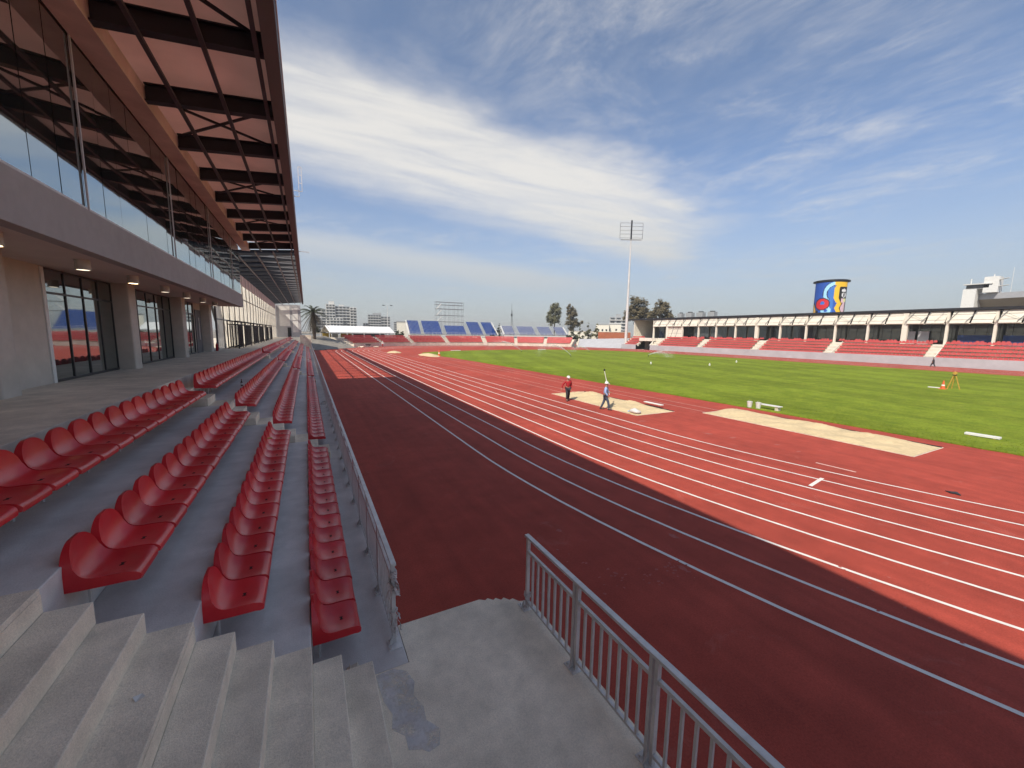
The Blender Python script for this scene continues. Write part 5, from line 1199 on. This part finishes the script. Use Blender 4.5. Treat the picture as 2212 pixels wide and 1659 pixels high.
def bucket(x, y, label):
    r_ = empty('bucket', (x, y, .035), label, 'bucket', 'white buckets at the lawn edge')
    MB().lathe([(.13, 0), (.165, .36), (.175, .36), (.175, .39), (.155, .39), (.15, .36), (.12, .03)], (x, y, .035), 16, cap=False).lathe([(.12, .03), (.001, .03)], (x, y, .035), 16, cap=False).build('pail', X_['plaster'], r_, smooth=True)
    MB().tube([(x+.17*math.cos(t), y+.17*math.sin(t)*.2, .035+.36+.12*math.sin(t)) for t in [math.pi*k/8 for k in range(9)]], .006, 5).build('handle', X_['galv'], r_)
bucket(26.25, 15.75, 'white bucket at the lawn edge, the one nearer the sand heap'); bucket(26.38, 15.25, 'white bucket at the lawn edge beside the lying board')
board('white_board', 26.5, 26.9, 14.0, 15.3, .28, .05, 'plaster', 'pale board resting on blocks beside the white buckets', 'board')
MB_ = MB().box(26.55, 26.85, 14.1, 14.3, .035, .255); tag(MB_.build('block_support', X_['concrete'], bevel=.01), 'concrete block under the pale board by the buckets', 'block')
m = MB(); n = 12
for j in range(7):
    t = j/6*math.pi
    for k in range(n):
        a = 6.283*k/n; q = 1+.12*math.sin(3*a+j); m.v.append((17.4+.26*math.sin(t)*q*math.cos(a), 17.25+.40*math.sin(t)*q*math.sin(a), .02+.17*(1-math.cos(t))*(.85+.15*math.sin(2*a))+.0))
for j in range(6):
    for k in range(n): m.f.append((j*n+k, j*n+(k+1) % n, (j+1)*n+(k+1) % n, (j+1)*n+k)); m.mi.append(0)
sk = empty('sack', (17.4, 17.25, .02), 'bulging white sack lying at the sand pit corner', 'sack'); m.build('sack_body', X_['plaster'], sk, smooth=True, angle=180)
MB().tube([(17.4, 17.62, .12), (17.42, 17.75, .10), (17.38, 17.82, .06)], [.07, .03, .06], 7).build('tied_end', X_['bluecloth'], sk)
m = MB(); m.tube([(17.5, 3.85, .02), (17.55, 3.95, .04), (17.5, 4.05, .03), (17.6, 4.2, .015)], [.02, .05, .04, .01], 7); tag(m.build('dropped_cloth', X_['darkcloth'], smooth=True), 'dark cloth dropped on the innermost lane line', 'cloth')
# wheelbarrow by the bend seats
wb = empty('wheelbarrow', (16.2, 123.6, 0), 'dark wheelbarrow with rubble on the far bend by the red seats', 'wheelbarrow')
MB().hexa([(15.7, 123.3, .35), (16.6, 123.3, .30), (16.6, 123.9, .30), (15.7, 123.9, .35)], [(15.3, 123.1, .95), (16.9, 123.1, .85), (16.9, 124.1, .85), (15.3, 124.1, .95)]).build('tray', X_['black'], wb)
MB().bar((16.9, 123.2, .3), (15.0, 123.2, .8), .06).bar((16.9, 124.0, .3), (15.0, 124.0, .8), .06).bar((15.9, 123.2, .5), (15.8, 123.2, 0), .05).bar((15.9, 124.0, .5), (15.8, 124.0, 0), .05).build('frame', X_['galv'], wb)
o = MB().lathe([(.22, -.06), (.24, 0), (.22, .06)], (0, 0, 0), 14).build('wheel', X_['black'], wb); o.rotation_euler = (R(90), 0, 0); o.location = Vector((17.0, 123.6, .24))-Vector((16.2, 123.6, 0))
for x, y in ((13.8, 123.2), (14.6, 122.6), (18.4, 123.2)):
    m = MB()
    for i in range(5): m.hexa(*[[(x+rnd.uniform(-.6, .6)+dx*.3, y+rnd.uniform(-.3, .3)+dy*.2, z) for dx, dy in ((-1, -1), (1, -1), (1, 1), (-1, 1))] for z in (.0, rnd.uniform(.15, .4))])
    kind(tag(m.build('rubble', X_['concrete']), 'scattered rubble on the far bend before the red seats', 'rubble'), 'stuff')
# sprinklers
def sprinkler(x, y, dirx, diry, reach, hgt, label):
    r_ = empty('sprinkler', (x, y, .035), label, 'sprinkler', 'lawn sprinklers')
    MB().lathe([(.06, 0), (.06, .25), (.03, .30)], (x, y, .035), 8).bar((x, y, .32), (x+dirx*.2, y+diry*.2, .42), .05).build('nozzle', X_['black'], r_)
    pts_ = []; rs = []
    for k in range(15):
        s_ = k/14; pts_.append((x+dirx*reach*s_, y+diry*reach*s_, .4+hgt*4*s_*(1-s_*.82)*.72)); rs.append(.03+.26*s_**1.5)
    m = MB().tube(pts_[:9], rs[:9], 6); 
    o = m.build('water_jet', X_['water'], r_, smooth=True)
    m = MB()
    for i in range(2600):
        s_ = rnd.random()**.7; p = Vector((x+dirx*reach*s_, y+diry*reach*s_, .4+hgt*4*s_*(1-s_*.82)*.72)); sp2 = .08+.9*s_**1.5
        p += Vector((rnd.gauss(0, sp2*.5), rnd.gauss(0, sp2*.5), rnd.gauss(0, sp2*.5)-abs(rnd.gauss(0, sp2*.9))*s_)); p.z = max(.05, p.z); q = rnd.uniform(.015, .035)
        m.add([p+Vector((q, 0, 0)), p+Vector((-q*.5, q, 0)), p+Vector((-q*.5, -q, 0)), p+Vector((0, 0, q*2))], [(0, 1, 2), (0, 3, 1), (1, 3, 2), (2, 3, 0)])
    kind(m.build('spray', X_['water'], r_), 'stuff')
sprinkler(48.5, 88.0, -.80, .60, 9, 2.6, 'sprinkler throwing a high arc of water over the far lawn'); sprinkler(49.0, 67.5, -.85, .52, 7, 2.4, 'sprinkler jet on the mid lawn before the smaller blue stand')
sprinkler(68.5, 86.0, -.85, .5, 5, 1.3, 'short sprinkler jet near the person in red'); sprinkler(68.2, 64.6, .8, -.6, 5, .9, 'low sprinkler jet on the lawn before the tunnel')
def marker(x, y, label):
    r_ = empty('field_marker', (x, y, .035), label, 'marker', 'small white markers on the lawn')
    MB().lathe([(.10, 0), (.13, .05), (.12, .28), (.05, .36)], (x, y, .035), 10).build('marker_body', X_['white'], r_, smooth=True); MB().lathe([(.04, .36), (.04, .45)], (x, y, .035), 8).build('marker_cap', X_['plaster'], r_)
marker(50.3, 47.0, 'small white marker on the lawn before the sprinklers'); marker(70.1, 45.2, 'small white marker on the lawn facing the covered grandstand'); marker(57.5, 41.5, 'small white marker alone in the middle of the lawn')

# ================================================================== HAZE
hz = MB().box(-2600, 2600, -1600, 3600, -1.3, 62).build('haze', bpy.data.materials.new('haze'))
hm = hz.data.materials[0]; hm.use_nodes = True; hm.node_tree.nodes.clear()
pv = hm.node_tree.nodes.new('ShaderNodeVolumePrincipled'); pv.inputs['Density'].default_value = 0.00042; pv.inputs['Color'].default_value = (0.88, 0.89, 0.89, 1); pv.inputs['Anisotropy'].default_value = 0.2
om = hm.node_tree.nodes.new('ShaderNodeOutputMaterial'); hm.node_tree.links.new(pv.outputs[0], om.inputs['Volume'])
kind(tag(hz, 'thin pale haze in the air over the stadium and the city', 'haze'), 'stuff')
